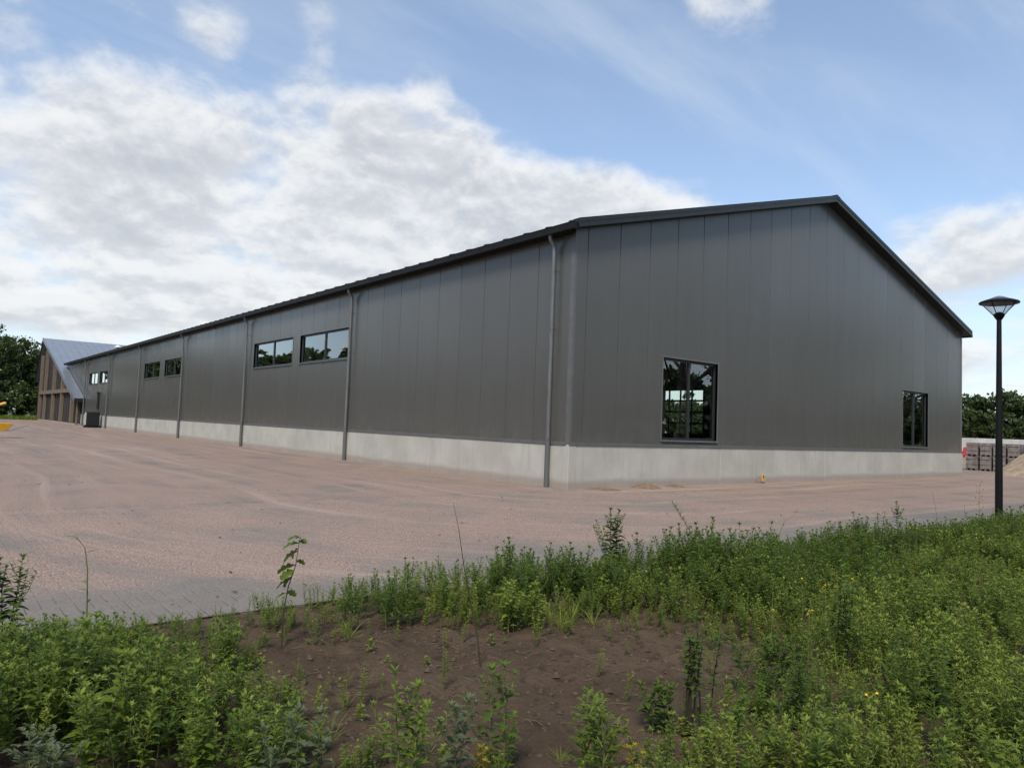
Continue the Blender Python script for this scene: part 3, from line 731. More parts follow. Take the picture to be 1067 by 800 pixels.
mk = thing('marker_tag', 'small yellow marker tag on a stub at the foot of the gable wall', 'marker', (8.05, -.16, 0))
m = MB(); m.bbox(-.065, .065, -.015, .015, .05, .27, .01); m.build('tag_plate', M['yellow'], mk)
m = MB(); m.lathe([(.0, 0), (.03, 0), (.03, .004), (0, .004)], 12); o = m.build('emblem', M['black'], mk); o.rotation_euler = (R(90), 0, 0); o.location = (0, -.0165, .2)
m = MB(); m.tube([(-.03, .0, -.02), (-.03, .0, .06)], .03, 8); m.box(.0, .06, -.02, .02, -.01, .05); m.build('stub', M['wood_pale'], mk)
m = MB(); m.bbox(-.25, -.11, -.05, .06, -.01, .1, .01); m.build('block', M['brick_pack'], mk)

# ------------------------------------------------------------------ yard things on the left
wb = thing('wheelbarrow', 'yellow wheelbarrow parked on the paving at the far left', 'wheelbarrow', (-9.2, 29.1, 0), R(172))
m = MB()
lo = [(-.32, -.24, .34), (.38, -.20, .30), (.38, .20, .30), (-.32, .24, .34)]; hi = [(-.58, -.36, .68), (.68, -.33, .70), (.68, .33, .70), (-.58, .36, .68)]
il = [m.vert(p) for p in lo]; ih = [m.vert(p) for p in hi]; sh = [m.vert((p[0]*.96, p[1]*.95, p[2]-.004)) for p in hi]; sl = [m.vert((p[0]*.96, p[1]*.95, p[2]+.02)) for p in lo]
for k in range(4):
    n = (k+1) % 4; m.face((il[k], il[n], ih[n], ih[k])); m.face((sh[k], sh[n], sl[n], sl[k])); m.face((ih[k], ih[n], sh[n], sh[k]))
m.face(il[::-1]); m.face(sl); m.build('tray', M['yellow'], wb)
for s in (-1, 1):
    m = MB(); m.tube([(-1.15, s*.30, .62), (-.5, s*.26, .36), (.35, s*.16, .26), (.78, s*.07, .20)], .02, 8); m.build('handle', M['tube_steel'], wb)
    m = MB(); m.tube([(.12, s*.2, .29), (.22, s*.23, .02), (.42, s*.22, .02), (.30, s*.17, .27)], .018, 8); m.build('leg', M['tube_steel'], wb)
m = MB(); m.lathe([(.09, -.045), (.19, -.05), (.2, 0), (.19, .05), (.09, .045), (.09, -.045)], 20); o = m.build('wheel', M['rubber'], wb); o.rotation_euler = (R(90), 0, 0); o.location = (-.78+1.56, 0, .2)
boom = thing('barrier_boom', 'red boom with yellow tip reaching in from the left edge', 'boom', (-11.2, 60.5, -.72), R(-20))
m = MB(); m.bbox(-.2, .2, -.2, .2, .72, 1.8, .03); m.build('cabinet', M['yellow'], boom)
m = MB(); m.tube([(-.5, 0, .75), (4.15, 0, 2.3)], .085, 8); m.build('arm', M['red'], boom)
m = MB(); m.tube([(4.12, 0, 2.29), (4.75, 0, 2.5)], .11, 8); m.build('tip', M['yellow'], boom)
fence = thing('mesh_fence', 'dark green mesh fence along the trees left of the entrance building', 'fence', (-40, 101, 0))
for k in range(16):
    m = MB(); m.tube([(2.5*k, 0, -.2), (2.5*k, 0, 2.0)], .03, 6); m.build('post', M['fence'], fence)
m = MB()
for k in range(10): m.box(0, 37.5, -.006, .006, .1+.2*k, .115+.2*k)
for k in range(188): m.box(.2*k, .2*k+.01, .007, .015, .05, 1.95)
m.build('wire_mesh', M['fence'], fence)

# ------------------------------------------------------------------ trees
def leaf_quad(m, c, size, rng, tone, up=.5):
    n = Vector((rng.gauss(0, 1), rng.gauss(0, 1), rng.gauss(0, 1)+up)).normalized()
    a = n.orthogonal().normalized(); a.rotate(Matrix.Rotation(rng.uniform(0, 6.28), 3, n)); b = n.cross(a)
    s = size*rng.uniform(.7, 1.3)
    i = [m.vert(c+a*s*.5, tone), m.vert(c+b*s*.32-n*s*.06, tone), m.vert(c-a*s*.5, tone), m.vert(c-b*s*.32-n*s*.06, tone)]
    m.face((i[0], i[1], i[2])); m.face((i[0], i[2], i[3]))
def crown(m, rng, cx, cy, cz, rx, rz, clumps, per, size, low=-.75):
    for _ in range(clumps):
        d = Vector((rng.gauss(0, 1), rng.gauss(0, 1), rng.gauss(0, 1))).normalized()
        if d.z < low: d.z = low+rng.random()*.3
        p = d*(rng.uniform(.35, 1)**.6)*(.86+.42*nz(d.x*1.7+cx, d.y*1.7+cy, d.z*1.7+cz))
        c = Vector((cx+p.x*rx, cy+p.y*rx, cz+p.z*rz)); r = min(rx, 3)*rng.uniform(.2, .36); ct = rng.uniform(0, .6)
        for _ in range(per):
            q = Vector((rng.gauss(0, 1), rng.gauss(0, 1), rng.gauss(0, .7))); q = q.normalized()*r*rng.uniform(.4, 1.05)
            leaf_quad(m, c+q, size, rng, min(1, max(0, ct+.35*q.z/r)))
def tree_meshes(seed, h, rx, clumps, per, size, trunk_r, low=.28):
    rng = random.Random(seed); t = MB()
    top = Vector((rng.uniform(-.4, .4), rng.uniform(-.4, .4), h*.8))
    pts = [Vector((0, 0, -.2)), Vector((.05, 0, h*.2)), top*.5, top]; t.tube(pts, [trunk_r*1.25, trunk_r, trunk_r*.65, trunk_r*.15], 9)
    for k in range(11):
        z = h*rng.uniform(.24, .68); a = k*2.4+rng.uniform(-.4, .4); L = rx*rng.uniform(.55, .95)
        b = top*(z/(h*.8)); e = b+Vector((math.cos(a)*L, math.sin(a)*L, L*rng.uniform(.4, .9))); mid = (b+e)/2+Vector((0, 0, -.08*L))
        t.tube([b, mid, e], [trunk_r*.38, trunk_r*.24, trunk_r*.05], 6)
        for s in range(3):
            e2 = mid+Vector((rng.uniform(-1, 1), rng.uniform(-1, 1), rng.uniform(0, 1)))*L*.5; t.tube([mid, e2], [trunk_r*.14, trunk_r*.03], 5)
    c = MB(); cz = h*(1+low)/2; crown(c, rng, 0, 0, cz, rx, h*(1-low)/2, clumps, per, size)
    return t, c
def add_tree(name, label, loc, meshes, rz=0, sc=1.0, group=None):
    o = thing(name, label, 'tree', loc, rz, group); o.scale = (sc, sc, sc)
    place('trunk', meshes[0], o); place('crown', meshes[1], o)
TM = []
for seed, h, rx, cl, per, sz, tr in ((1, 14.6, 5.2, 300, 48, .5, .32), (2, 13, 6.0, 300, 48, .5, .34), (3, 15.5, 4.8, 300, 48, .5, .30)):
    t, c = tree_meshes(seed, h, rx, cl, per, sz, tr, .0); TM.append((t.mesh('trunk', M['bark']), c.mesh('crown', M['leaf_tree'])))
g = 'broadleaf trees behind the fence on the left'
add_tree('broadleaf_tree', 'dark broadleaf tree rising just left of the entrance gable', (-.6, 118, -.2), TM[0], .4, .84, g)
add_tree('broadleaf_tree', 'taller dark broadleaf tree at the left edge of the photo', (-4.6, 114, -.2), TM[2], 2.1, .79, g)
add_tree('broadleaf_tree', 'broad tree farther back, filling the gap between the two left-hand trees', (-2.6, 128, -.2), TM[1], 4.0, 1.0, g)
# big open trees to the south-east, mirrored in the gable windows
OM = []
for seed, h, rx in ((11, 15, 6.5), (12, 14, 6.0)):
    t, c = tree_meshes(seed, h, rx, 85, 70, .26, .42, .40); OM.append((t.mesh('trunk', M['bark']), c.mesh('crown', M['leaf_tree'])))
g2 = 'trees across the road, mirrored in the gable windows'
for k, (x, y, lab) in enumerate(((33.5, -22.6, 'large tree with thick forked trunk mirrored in the nearer gable window'), (47, -20, 'spreading tree mirrored at the left of the farther gable window'),
                                 (55, -25, 'spreading tree mirrored at the right of the farther gable window'), (24, -31, 'tree behind the forked one, mirrored at the left edge of the nearer gable window'), (66, -22, 'tree beyond the others mirrored low in the farther gable window'))):
    add_tree('roadside_tree', lab, (x, y, -.2), OM[k % 2], 1.3*k, 1.0, g2)
# far woods that read as one mass
def wood(name, label, pts, hmin, hmax, depth, step, material, per, size, seed):
    rng = random.Random(seed); m = MB()
    for (ax, ay), (bx, by) in zip(pts, pts[1:]):
        L = math.hypot(bx-ax, by-ay); n = int(L/step)
        for k in range(n):
            for row in range(2):
                f = (k+rng.random())/n; x = ax+(bx-ax)*f-(by-ay)/L*row*depth+rng.uniform(-1, 1); y = ay+(by-ay)*f+(bx-ax)/L*row*depth+rng.uniform(-1, 1)
                h = rng.uniform(hmin, hmax)*(1+.12*row)*(1+.16*nz(f*L*.06+seed, row)); crown(m, rng, x, y, h*.5, step*.95, h*.5, 52, per, size, -1)
    return tag(m.build(name, material), label, 'wood', None, 'stuff')
wood('distant_wood', 'dark green wood along the horizon at the right', [(92, -45), (96, 25), (108, 75), (90, 140)], 7.0, 8.3, 3.5, 3.6, M['leaf_tree_far'], 62, .52, 21)
wood('distant_wood', 'dark wood on the left side of the yard, mirrored in the long wall windows', [(-13, 125), (-22, 125), (-62, 114), (-78, 60), (-80, -20), (-40, -60)], 13.4, 14.2, 4, 3.3, M['leaf_tree_far'], 26, 1.0, 22)
wood('distant_wood', 'dark wood behind the photographer', [(-30, -62), (30, -42), (100, -44)], 6.5, 8.5, 6, 7.5, M['leaf_tree_far'], 20, 1.0, 23)
wood('hedge_undergrowth', 'dark undergrowth behind the mesh fence', [(-1, 104), (-42, 103.5)], 3.2, 4.6, 2.2, 2.0, M['leaf_tree'], 24, .42, 24)
# grass strip by the fence
m = MB(); rg = random.Random(8)
for _ in range(9000):
    x = rg.uniform(-45, -.5); y = rg.uniform(93.2, 100.8); h = rg.uniform(.25, .75); a = rg.uniform(0, 6.28); w = .05; dx, dy = math.cos(a)*w, math.sin(a)*w
    m.face((m.vert((x-dx, y-dy, -.25)), m.vert((x+dx, y+dy, -.25)), m.vert((x+rg.uniform(-.15, .15), y+rg.uniform(-.15, .15), h-.1))))
tag(m.build('grass_strip', M['leaf_b']), 'strip of long grass at the foot of the fence', 'grass', None, 'stuff')

# ------------------------------------------------------------------ weeds
SHAPES = {'rhomb': [(0, .08), (.28, .55), (.5, 1.0), (.78, .5), (1, 0)], 'lance': [(0, .15), (.35, .9), (.6, 1.0), (1, 0)],
          'ovate': [(0, .2), (.22, .95), (.5, 1.0), (.8, .55), (1, 0)], 'lobed': [(0, .1), (.2, .45), (.33, .95), (.45, .5), (.6, 1.0), (.74, .5), (.88, .62), (1, 0)]}
def leaf(m, b, az, el, L, wd, shape, tone, droop=.5, fold=.25):
    d = Vector((math.cos(az), math.sin(az), 0)); side = Vector((-d.y, d.x, 0)); up = Vector((0, 0, 1))
    pl = pr = pc = None
    for t, w in SHAPES[shape]:
        e = el-droop*t; c = b+d*(L*t*math.cos(el-droop*t*.5))+up*(L*t*math.sin(el-droop*t*.5))
        n = up*math.cos(e)-d*math.sin(e)
        w2 = wd*w*.5
        cc = m.vert(c, tone)
        l = m.vert(c+side*w2+n*(w2*fold), tone) if w > 0 else cc; r = m.vert(c-side*w2+n*(w2*fold), tone) if w > 0 else cc
        if pc is not None:
            m.face((pc, cc, l, pl) if l != cc else (pc, cc, pl)); m.face((pr, r, cc, pc) if r != cc else (pr, cc, pc))
        pl, pr, pc = l, r, cc
def feather(m, b, az, el, L, tone, rng, wd=.012):
    d = Vector((math.cos(az)*math.cos(el), math.sin(az)*math.cos(el), math.sin(el)))
    for t, s, ll in ((.3, 1, .4), (.35, -1, .4), (.6, 1, .36), (.65, -1, .36), (.75, 0, .38), (.85, .7, .22), (.85, -.7, .22)):
        leaf(m, b+d*L*t-Vector((0, 0, .15*L*t*t)), az+s*.75, el-.1+rng.uniform(-.2, .2), L*ll, wd, 'lance', tone, .3, .2)
    leaf(m, b, az, el, L*.75, wd*.5, 'lance', tone, .25, .1)
def stem_curve(h, lean, bend, rng, n=5):
    a = rng.uniform(0, 6.28); pts = []
    for k in range(n+1):
        t = k/n; pts.append(Vector((math.cos(a)*(lean*t+bend*t*t)*h+rng.uniform(-.01, .01)*h*(k > 0), math.sin(a)*(lean*t+bend*t*t)*h+rng.uniform(-.01, .01)*h*(k > 0), h*t)))
    return pts
def at_curve(pts, t):
    f = t*(len(pts)-1); k = min(int(f), len(pts)-2); return pts[k].lerp(pts[k+1], f-k)
def weed(ms, ml, rng, h, kind, base=Vector((0, 0, 0)), lean=.08, branches=0, sr=.0035, dens=1.0, start=.12):
    pts = [base+p for p in stem_curve(h, rng.uniform(0, lean), rng.uniform(0, lean), rng)]
    ms.tube(pts, [sr*(1-.75*k/(len(pts)-1)) for k in range(len(pts))], 4, False)
    n = int(h*dens*(70 if kind != 'lance' else 95)); az = rng.uniform(0, 6.28)
    for k in range(n):
        t = start+(1-start)*((k+rng.random()*.6)/n); az += 2.4+rng.uniform(-.3, .3); p = at_curve(pts, min(t, 1)); top = max(0, (t-.72)/.28)
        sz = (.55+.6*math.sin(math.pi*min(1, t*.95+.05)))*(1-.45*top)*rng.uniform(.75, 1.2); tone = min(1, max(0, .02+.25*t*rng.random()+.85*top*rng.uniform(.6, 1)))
        if kind == 'rhomb': leaf(ml, p, az, .55+.6*top+rng.uniform(-.3, .3), .062*sz, .031*sz, 'rhomb', tone, .8)
        elif kind == 'lance': leaf(ml, p, az, .7+.35*top+rng.uniform(-.3, .3), .047*sz, .0145*sz, 'lance', tone, .7)
        elif kind == 'dock': leaf(ml, Vector((base.x, base.y, .01+p.z*.15)), az, .5+rng.uniform(-.3, .7), .15*rng.uniform(.6, 1.1), .042*rng.uniform(.7, 1.2), 'ovate', rng.random()*.5, .9)
        elif kind == 'ovate': leaf(ml, p, az, .3+.6*top+rng.uniform(-.3, .3), .085*sz, .052*sz, 'ovate', tone, .8)
        else: feather(ml, p, az, .5+.4*top+rng.uniform(-.25, .25), .088*sz, tone, rng)
    if kind in ('rhomb', 'lance', 'ovate'):
        for j in range(9):
            L = rng.uniform(.026, .042)*(1.15 if kind != 'lance' else 1.0); leaf(ml, pts[-1], j*.7+rng.uniform(-.2, .2), rng.uniform(.55, 1.35), L, L*(.27 if kind == 'lance' else .34), 'lance', rng.uniform(.35, .8), .5)
    for k in range(branches):
        t = rng.uniform(.25, .8); p = at_curve(pts, t); a = rng.uniform(0, 6.28); L = h*(1-t)*rng.uniform(.5, .8)+.03
        e = p+Vector((math.cos(a)*L*.5, math.sin(a)*L*.5, L*.85)); ms.tube([p, p.lerp(e, .5)+Vector((math.cos(a)*L*.08, math.sin(a)*L*.08, -.02*L)), e], [sr*.6, sr*.5, sr*.25], 4, False)
        nb = max(4, int(L*80*dens)); az2 = rng.uniform(0, 6.28)
        for j in range(nb):
            q = p.lerp(e, .15+.85*j/(nb-1)); az2 += 2.4; tp = j/(nb-1); sz = (.8-.35*tp)*rng.uniform(.7, 1.1); tone = .2+.5*tp*rng.random()
            if j == nb-1 and kind in ('rhomb', 'lance'):
                for i in range(7): leaf(ml, e, i*.9, rng.uniform(.5, 1.3), .026, .008, 'lance', .55, .5)
            if kind == 'rhomb': leaf(ml, q, az2, .5+.4*tp, .058*sz, .028*sz, 'rhomb', tone, .6)
            elif kind == 'lance': leaf(ml, q, az2, .7+.3*tp, .042*sz, .013*sz, 'lance', tone, .6)
            elif kind == 'ovate': leaf(ml, q, az2, .4+.4*tp, .065*sz, .04*sz, 'ovate', tone, .7)
            else: feather(ml, q, az2, .5+.3*tp, .07*sz, tone, rng)
    return pts
def proto(seed, h, kind, lm, branches=2, dens=1.0, flowers=0):
    rng = random.Random(seed); s, l = MB(), MB(); weed(s, l, rng, h, kind, branches=branches, dens=dens)
    # merge into one mesh with two slots
    off = len(s.v); s.v += l.v; s.mi += [1]*len(l.f); s.f += [tuple(i+off for i in f) for f in l.f]
    for k, t in l.tone.items(): s.tone[k+off] = t
    return s.mesh('weed', [M['stem'], lm])
pcol = bpy.data.collections.new('weed_kinds')
P = []
def addp(*a, **k):
    o = bpy.data.objects.new('w%02d_weed_kind' % len(P), proto(*a, **k)); pcol.objects.link(o); P.append(o); return len(P)-1
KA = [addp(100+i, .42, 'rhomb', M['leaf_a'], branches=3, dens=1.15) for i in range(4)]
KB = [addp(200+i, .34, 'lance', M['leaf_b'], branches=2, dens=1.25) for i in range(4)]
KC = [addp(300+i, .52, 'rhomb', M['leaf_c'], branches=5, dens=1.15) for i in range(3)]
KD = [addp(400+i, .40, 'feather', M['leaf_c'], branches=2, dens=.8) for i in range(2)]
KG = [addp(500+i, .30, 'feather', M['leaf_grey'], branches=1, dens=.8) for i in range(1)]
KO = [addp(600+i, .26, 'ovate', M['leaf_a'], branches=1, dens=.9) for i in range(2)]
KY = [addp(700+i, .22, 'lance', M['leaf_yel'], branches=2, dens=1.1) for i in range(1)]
def grass_proto(seed, h, n, lm):
    rng = random.Random(seed); l = MB()
    for k in range(n):
        az = rng.uniform(0, 6.28); L = h*rng.uniform(.5, 1.1); b = Vector((rng.gauss(0, .012), rng.gauss(0, .012), 0)); leaf(l, b, az, rng.uniform(.9, 1.5), L, .0055, 'lance', rng.random()*.8, rng.uniform(.3, 1.3), .4)
    return l.mesh('weed', [lm])
def dead_proto(seed, h):
    rng = random.Random(seed); l = MB()
    for k in range(3):
        p = [Vector((rng.gauss(0, .02), rng.gauss(0, .02), 0))+q for q in stem_curve(h*rng.uniform(.6, 1), .1, .1, rng)]; l.tube(p, [.0025, .0024, .0022, .002, .0015, .001], 4, False)
        for j in range(5):
            q = at_curve(p, rng.uniform(.4, .95)); a = rng.uniform(0, 6.28); l.tube([q, q+Vector((math.cos(a)*.04, math.sin(a)*.04, .04))], [.001, .0006], 3, False)
    return l.mesh('weed', [M['stem_dry']])
def addm(me):
    o = bpy.data.objects.new('w%02d_weed_kind' % len(P), me); pcol.objects.link(o); P.append(o); return len(P)-1
KGR = [addm(grass_proto(900+i, .30, 26, M['leaf_b'])) for i in range(2)]
KDE = [addm(dead_proto(950+i, .42)) for i in range(2)]
KDO = [addp(970+i, .16, 'dock', M['leaf_a'], branches=0, dens=.9) for i in range(2)]
KS = [addp(800+i, .12, 'rhomb', M['leaf_b'], branches=1, dens=1.5) for i in range(2)]
pts, rots, scs, ids = [], [], [], []
rw = random.Random(77)
def put(x, y, k, sc):
    pts.append((x, y, soil_z(x, y)-.01)); rots.append((rw.gauss(0, .1), rw.gauss(0, .1), rw.uniform(0, 6.28))); scs.append(sc); ids.append(k)
def scatter(x0, x1, y0, y1, per_m2, fn):
    for _ in range(int((x1-x0)*(y1-y0)*per_m2)):
        x, y = rw.uniform(x0, x1), rw.uniform(y0, y1)
        e = bed_edge(x)-y
        if e < .04: continue
        d = Vector((x, y, .2))-CAM; zf = d.dot(_fw)
        if zf < 2.75 or abs(d.dot(_R)/zf) > .85: continue
        r = fn(x, y, e)
        if r: put(x, y, *r)
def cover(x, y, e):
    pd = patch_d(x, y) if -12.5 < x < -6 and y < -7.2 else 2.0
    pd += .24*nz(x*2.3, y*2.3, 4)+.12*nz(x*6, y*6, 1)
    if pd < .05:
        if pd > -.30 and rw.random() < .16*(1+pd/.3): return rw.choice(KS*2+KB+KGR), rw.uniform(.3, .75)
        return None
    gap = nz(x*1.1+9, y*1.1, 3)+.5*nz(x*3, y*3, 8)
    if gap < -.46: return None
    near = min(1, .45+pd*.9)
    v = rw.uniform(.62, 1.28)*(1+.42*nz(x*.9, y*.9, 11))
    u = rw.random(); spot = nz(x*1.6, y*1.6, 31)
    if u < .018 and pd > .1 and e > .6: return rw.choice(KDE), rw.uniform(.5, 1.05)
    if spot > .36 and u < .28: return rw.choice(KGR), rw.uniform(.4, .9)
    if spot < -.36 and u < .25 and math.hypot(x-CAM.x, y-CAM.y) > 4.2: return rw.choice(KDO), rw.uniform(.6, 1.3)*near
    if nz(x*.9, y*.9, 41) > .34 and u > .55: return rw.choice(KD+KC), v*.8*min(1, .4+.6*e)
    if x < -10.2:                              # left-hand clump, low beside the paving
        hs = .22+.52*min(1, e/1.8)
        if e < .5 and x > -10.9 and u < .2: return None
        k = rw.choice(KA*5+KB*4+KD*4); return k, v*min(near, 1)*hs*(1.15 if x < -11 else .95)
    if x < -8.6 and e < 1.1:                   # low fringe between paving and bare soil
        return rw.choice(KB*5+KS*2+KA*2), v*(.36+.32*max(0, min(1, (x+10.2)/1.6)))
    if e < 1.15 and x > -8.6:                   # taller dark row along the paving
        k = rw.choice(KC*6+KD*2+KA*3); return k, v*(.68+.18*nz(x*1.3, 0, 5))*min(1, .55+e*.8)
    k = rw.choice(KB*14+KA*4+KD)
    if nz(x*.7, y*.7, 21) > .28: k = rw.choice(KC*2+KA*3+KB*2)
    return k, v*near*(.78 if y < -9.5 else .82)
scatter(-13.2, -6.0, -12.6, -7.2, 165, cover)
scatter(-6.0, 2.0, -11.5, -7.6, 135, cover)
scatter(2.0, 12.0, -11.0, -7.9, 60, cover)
# seedlings on the bare soil, yellowing plants
for _ in range(46):
    x, y = rw.uniform(-10.7, -7.8), rw.uniform(-10.7, -8.0)
    if patch_d(x, y) < -.06: put(x, y, rw.choice(KS+KB), rw.uniform(.25, .7) if rw.random() < .8 else .4)
for (x, y, s) in ((-9.89, -10.72, .9), (-9.80, -10.78, .8), (-9.96, -10.70, .7), (-10.28, -10.44, .75), (-10.22, -10.40, .6), (-10.35, -10.42, .65), (-7.75, -9.95, .5), (-7.5, -9.9, .5)): put(x, y, KY[0], s)
me = bpy.data.meshes.new('weed_cover'); me.from_pydata(pts, [], [])
for nm, typ, vals in (('w_scale', 'FLOAT', scs), ('w_id', 'INT', ids)):
    a = me.attributes.new(nm, typ, 'POINT'); a.data.foreach_set('value', vals)
a = me.attributes.new('w_rot', 'FLOAT_VECTOR', 'POINT'); a.data.foreach_set('vector', [c for r_ in rots for c in r_])
weeds = place('weed_cover', me); tag(weeds, 'dense green weeds covering the planting bed', 'weeds', None, 'stuff')
ng = bpy.data.node_groups.new('weed_scatter', 'GeometryNodeTree')
ng.interface.new_socket('Geometry', in_out='INPUT', socket_type='NodeSocketGeometry'); ng.interface.new_socket('Geometry', in_out='OUTPUT', socket_type='NodeSocketGeometry')
G = NT(ng); gi = G.add('NodeGroupInput'); go = G.add('NodeGroupOutput')
ci = G.add('GeometryNodeCollectionInfo', ins={'Collection': pcol, 'Separate Children': True, 'Reset Children': True})
na = lambda n, t: G.add('GeometryNodeInputNamedAttribute', data_type=t, ins={'Name': n}).outputs[0]
ip = G.add('GeometryNodeInstanceOnPoints', ins={'Points': gi.outputs[0], 'Instance': ci.outputs[0], 'Pick Instance': True, 'Instance Index': na('w_id', 'INT'), 'Rotation': na('w_rot', 'FLOAT_VECTOR'), 'Scale': na('w_scale', 'FLOAT')})
G.l.new(ip.outputs[0], go.inputs[0])
md = weeds.modifiers.new('scatter', 'NODES'); md.node_group = ng

# clods and pebbles on the bare soil
m = MB(); rc = random.Random(31)
def pebble(x, y, z, r):
    i = []; 
    for q in ((1, 0, 0), (-1, 0, 0), (0, 1, 0), (0, -1, 0), (0, 0, 1), (0, 0, -1)):
        s_ = r*rc.uniform(.6, 1.25); i.append(m.vert((x+q[0]*s_, y+q[1]*s_, z+q[2]*s_*.7)))
    for a, b, c in ((0, 2, 4), (2, 1, 4), (1, 3, 4), (3, 0, 4), (2, 0, 5), (1, 2, 5), (3, 1, 5), (0, 3, 5)): m.face((i[a], i[b], i[c]))
for _ in range(6500):
    x, y = rc.uniform(-11.2, -7.3), rc.uniform(-11.0, -7.4)
    if patch_d(x, y) < .15: pebble(x, y, soil_z(x, y)+.002, .003+.026*rc.random()**6)
tag(m.build('soil_clods', M['stone']), 'clods and pebbles strewn over the bare soil', 'clods', None, 'stuff')
m = MB()
for _ in range(150):
    x, y = rc.uniform(-13, 4), rc.uniform(-7.2, 6)
    if x > -.3 and y > -.3: continue
    if y < bed_edge(x)+.1: continue
    leaf(m, Vector((x, y, .006)), rc.uniform(0, 6.28), .1, rc.uniform(.02, .07), rc.uniform(.008, .03), 'ovate', rc.random(), .1, .5)
tag(m.build('leaf_litter', M['stem_dark']), 'scattered dry leaves and twigs on the paving', 'litter', None, 'stuff')

m = MB()
for _ in range(240):
    x, y = rc.uniform(-10.8, -7.6), rc.uniform(-10.8, -7.9)
    if patch_d(x, y) > .1: continue
    a = rc.uniform(0, 6.28); L = rc.uniform(.02, .12); z = soil_z(x, y)+.006
    m.tube([(x, y, z), (x+math.cos(a)*L*.5, y+math.sin(a)*L*.5, z+rc.uniform(0, .012)), (x+math.cos(a+.3)*L, y+math.sin(a+.3)*L, soil_z(x+math.cos(a)*L, y+math.sin(a)*L)+.004)], [.0016, .0014, .0008], 4)
tag(m.build('dry_litter', M['stem_dry']), 'dry straw and twigs lying on the bare soil', 'litter', None, 'stuff')

# ------------------------------------------------------------------ single plants that stand out
def sz(x, y): return soil_z(x, y)-.01
def plant(name, label, x, y, build, group=None):
    o = thing(name, label, 'plant', (x, y, sz(x, y)), 0, group); build(o, random.Random(int(abs(x*1000+y*77)))); return o
def oak(o, rng):
    s = MB(); P_ = [Vector(p) for p in ((0, 0, 0), (0, 0, .25), (.02, -.01, .40), (.05, -.03, .52), (.065, -.04, .70))]
    s.tube(P_, [.005, .0045, .004, .003, .0015], 6); s.build('stem', M['stem_dark'], o)
    l = MB(); leaf(l, Vector((0, 0, 0)), 0, 0, .13, .085, 'lobed', .3, 1.0, .2); me = l.mesh('leaf', M['leaf_oak'])
    for t, az, el, s_ in ((.42, 2.6, .2, .9), (.44, .6, .1, .7), (.58, 2.9, .2, 1.0), (.62, 2.2, -.2, .8), (.7, 3.3, .1, .9), (.76, 2.5, .3, 1.1), (.8, .4, .2, .6), (.88, 3.0, .1, 1.15), (.9, 2.0, -.1, .9), (.95, 2.7, .4, 1.0), (.97, .9, .4, .7), (1, 3.4, .7, .8), (1, 1.4, .6, .7), (.99, 5.0, .5, .7)):
        q = place('leaf', me, o, at_curve(P_, t)); q.rotation_euler = (rng.uniform(-.9, .9), -el+.35, az); q.scale = (s_*.84,)*3
plant('oak_sapling', 'young sapling with lobed leaves rising from the bare soil at left', -10.28, -8.31, oak)
def twig(o, rng):
    s = MB(); s.tube([(0, 0, 0), (-.02, .02, .2), (-.05, .05, .36), (-.10, .08, .62), (-.13, .10, .82), (-.16, .13, .99)], [.005, .0045, .004, .003, .002, .001], 6)
    s.tube([(-.05, .05, .36), (-.045, .09, .45)], [.002, .001], 4); s.tube([(-.10, .08, .62), (-.11, .05, .68)], [.002, .001], 4); s.build('stem', M['stem_dark'], o)
plant('bare_twig', 'thin bare leaning twig in the middle of the bare soil', -9.38, -9.18, twig)
def simple(h, kind, lm, branches=2, dens=1.0, lean=.1, sr=.004, n=1, spread=.1, sm='stem', start=.12):
    def b(o, rng):
        s, l = MB(), MB()
        for k in range(n):
            a = rng.uniform(0, 6.28); r = spread*rng.random()**.5*(n > 1)
            weed(s, l, rng, h*rng.uniform(.8 if n > 1 else 1, 1), kind, Vector((math.cos(a)*r, math.sin(a)*r, 0)), lean, branches, sr, dens, start)
        s.build('stem', M[sm], o); l.build('foliage', lm, o)
    return b
plant('shrub_seedling', 'upright leafy shrub seedling rising above the weeds in front of the hall corner', -7.06, -8.08, simple(.74, 'ovate', M['leaf_c'], 7, .8, .06, .005, 2, .05, 'stem_dark', .35))
def leaning(o, rng):
    s, l = MB(), MB(); pts = [Vector((0, 0, 0)), Vector((-.05, .05, .25)), Vector((-.11, .09, .45)), Vector((-.2, .16, .62)), Vector((-.27, .22, .76))]
    s.tube(pts, [.006, .005, .004, .003, .002], 5); az = 0
    for k in range(46):
        t = .3+.7*k/45; az += 2.4; leaf(l, at_curve(pts, t), az, .7, .075*(1.1-.4*t), .014, 'lance', .2+.4*t*rng.random(), .7)
    s.build('stem', M['stem'], o); l.build('foliage', M['leaf_c'], o)
plant('leaning_weed', 'tall weed leaning left over the paving with a nodding leafy tip', -6.24, -8.54, leaning)
def bolted(o, rng):
    s, l = MB(), MB(); pts = [Vector(p) for p in ((0, 0, 0), (-.01, .0, .25), (-.02, .01, .45), (-.04, .02, .58), (-.09, .05, .65), (-.15, .08, .655))]
    s.tube(pts, [.005, .0045, .004, .003, .002, .001], 5)
    for z, az, L in ((.12, 1.0, .05), (.17, 3.6, .06), (.2, 2.6, .05), (.36, -.5, .07), (.5, 3.0, .03)): leaf(l, at_curve(pts, z/.66), az, .5, L, L*.5, 'ovate', .4, .5)
    for k in range(9): leaf(l, at_curve(pts, .72+.03*k), k*2.4, .3, .022, .01, 'lance', .5)
    s.build('stem', M['stem'], o); l.build('foliage', M['leaf_a'], o)
plant('bolted_weed', 'single tall bare stem with a drooping tip at the left edge of the paving', -11.19, -7.32, bolted)
plant('shrub_seedling', 'dark leafy seedling cut by the left edge of the photo', -11.66, -7.35, simple(.56, 'ovate', M['leaf_c'], 5, .8, .12, .004, 2, .05, 'stem_dark'))
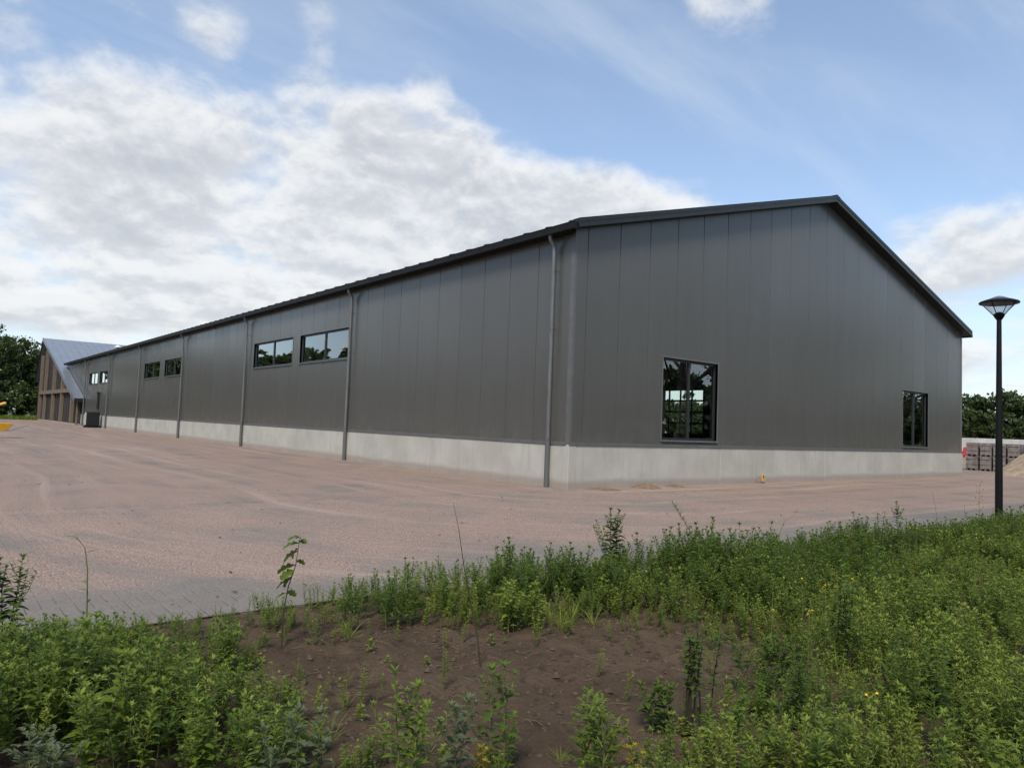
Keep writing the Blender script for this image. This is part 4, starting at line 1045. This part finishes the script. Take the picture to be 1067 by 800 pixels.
def saplings(n, h, x_s, top_only=True):
    def b(o, rng):
        s, l = MB(), MB()
        for k in range(n):
            bx, by = rng.uniform(-x_s, x_s), rng.uniform(-x_s, x_s)*.7; hh = h*rng.uniform(.75, 1.05)
            pts = [Vector((bx, by, 0))+p for p in stem_curve(hh, .05, .06, rng)]; s.tube(pts, [.0045, .004, .0035, .003, .002, .001], 5); az = rng.uniform(0, 6)
            for j in range(int(26*hh/.5)):
                t = (.45 if top_only else .2)+(.55 if top_only else .8)*j/int(26*hh/.5); az += 2.4; leaf(l, at_curve(pts, t), az, .5+rng.uniform(-.4, .3), rng.uniform(.035, .065), rng.uniform(.014, .024), 'ovate', .2*rng.random(), .8)
        s.build('stem', M['stem_dark'], o); l.build('foliage', M['leaf_c'], o)
    return b
plant('sapling_clump', 'clump of thin dark saplings with leafy tops right of the bare soil', -9.08, -10.58, saplings(7, .56, .09))
plant('sapling_clump', 'sparse dark stems standing in the pale weeds at right', -7.7, -10.62, saplings(5, .68, .2))
plant('sapling_clump', 'thin dark stems among weeds near the paving at right', -4.6, -9.3, saplings(4, .72, .25))
plant('mugwort', 'tall grey-green weed in the front of the bare soil, left of centre', -10.61, -10.40, simple(.54, 'rhomb', M['leaf_a'], 4, .95, .1, .005, 2, .08))
plant('mugwort', 'tall green weed with dark leaves at the bottom centre', -10.27, -10.47, simple(.55, 'rhomb', M['leaf_c'], 3, .75, .06, .005, 2, .05))
plant('mugwort', 'feathery green weed at the bottom, right of centre', -10.0, -10.74, simple(.45, 'feather', M['leaf_a'], 3, .8, .08, .005, 3, .12))
plant('mugwort', 'short grey-tipped weed at the bottom, left of the tall centre weed', -10.46, -10.44, simple(.37, 'rhomb', M['leaf_grey'], 2, 1.0, .08, .004, 2, .06))
plant('mugwort', 'silvery feathery weed in the bottom left corner', -11.75, -9.72, simple(.32, 'feather', M['leaf_grey'], 3, 1.1, .1, .004, 3, .1))
plant('mugwort', 'pale leafy weed at the bottom, left of the grey-tipped one', -10.95, -10.1, simple(.36, 'rhomb', M['leaf_grey'], 2, 1.0, .08, .004, 3, .1))
plant('bushy_weed', 'low bushy weed between the soil patch and the left-hand weeds', -10.75, -8.55, simple(.30, 'lance', M['leaf_a'], 3, 1.2, .25, .003, 6, .16))
plant('bushy_weed', 'bushy green weed on the back rim of the bare soil', -8.75, -8.75, simple(.34, 'rhomb', M['leaf_b'], 3, 1.2, .18, .004, 6, .18))
plant('bushy_weed', 'feathery bushy weed on the right rim of the bare soil', -8.28, -10.45, simple(.36, 'feather', M['leaf_c'], 3, .9, .15, .004, 6, .17))
plant('bushy_weed', 'small bright weed at the foot of the thin saplings', -9.22, -10.42, simple(.24, 'rhomb', M['leaf_oak'], 2, 1.1, .2, .003, 5, .07))
def dry(pts, heads):
    def b(o, rng):
        s = MB(); P_ = [Vector(p) for p in pts]; s.tube(P_, [.004*(1-.7*k/(len(P_)-1)) for k in range(len(P_))], 5)
        for k in range(heads):
            t = .45+.55*k/max(1, heads-1); q = at_curve(P_, t); a = k*2.4; e = q+Vector((math.cos(a)*.05, math.sin(a)*.05, .05)); s.tube([q, e], [.0015, .001], 4); s.tube([e, e+Vector((0, 0, .02))], [.006, .004], 5)
        s.build('stem', M['stem_dry'], o)
    return b
plant('dry_stalk', 'dry seed-headed stalk just left of the street lamp', .62, -8.52, dry([(0, 0, 0), (.01, 0, .4), (.02, 0, .8)], 14))
plant('dry_stalk', 'bare dry stick slanting left above the weeds near the lamp', -.35, -8.35, dry([(0, 0, 0), (-.05, .04, .4), (-.12, .08, .75)], 0))
plant('dry_stalk', 'thin arching dry stalk bending right over the paving', -4.6, -8.28, dry([(0, 0, 0), (.02, 0, .35), (.08, -.02, .5), (.2, -.05, .55)], 3))
plant('tall_weed', 'leafy weed tip standing above the row near the lamp', -2.36, -8.6, simple(.66, 'ovate', M['leaf_c'], 3, .9, .05, .005))
plant('tall_weed', 'pair of leafy weeds above the row halfway to the lamp', -5.2, -8.35, simple(.6, 'rhomb', M['leaf_c'], 3, .9, .1, .005, 2, .15))
def flower(n, h, spread):
    def b(o, rng):
        s, f = MB(), MB()
        for k in range(n):
            bx, by = rng.uniform(-spread, spread), rng.uniform(-spread, spread); hh = h*rng.uniform(.85, 1.1); top = Vector((bx+rng.uniform(-.03, .03), by, hh))
            s.tube([(bx, by, 0), top], [.003, .002], 4)
            for j in range(9): leaf(f, top, j*.7, rng.uniform(.1, 1.3), .012, .009, 'ovate', 0, .4)
        s.build('stem', M['stem'], o); f.build('flower_head', M['petal'], o)
    return b
for x, y, n, h, sp, lab in ((-8.78, -11.25, 2, .30, .015, 'bright yellow flower near the bottom right of the weeds'), (-6.9, -9.95, 6, .42, .3, 'group of small yellow flowers among the weeds right of the bare soil'),
                            (-3.2, -9.15, 3, .45, .25, 'few yellow flowers in the weeds toward the lamp'), (-7.75, -10.3, 4, .36, .18, 'yellow flowers beside the sparse dark stems'), (-.2, -8.9, 3, .5, .3, 'yellow flowers just left of the lamp foot')):
    plant('yellow_flower', lab, x, y, flower(n, h, sp))

scene.render.engine = 'CYCLES'
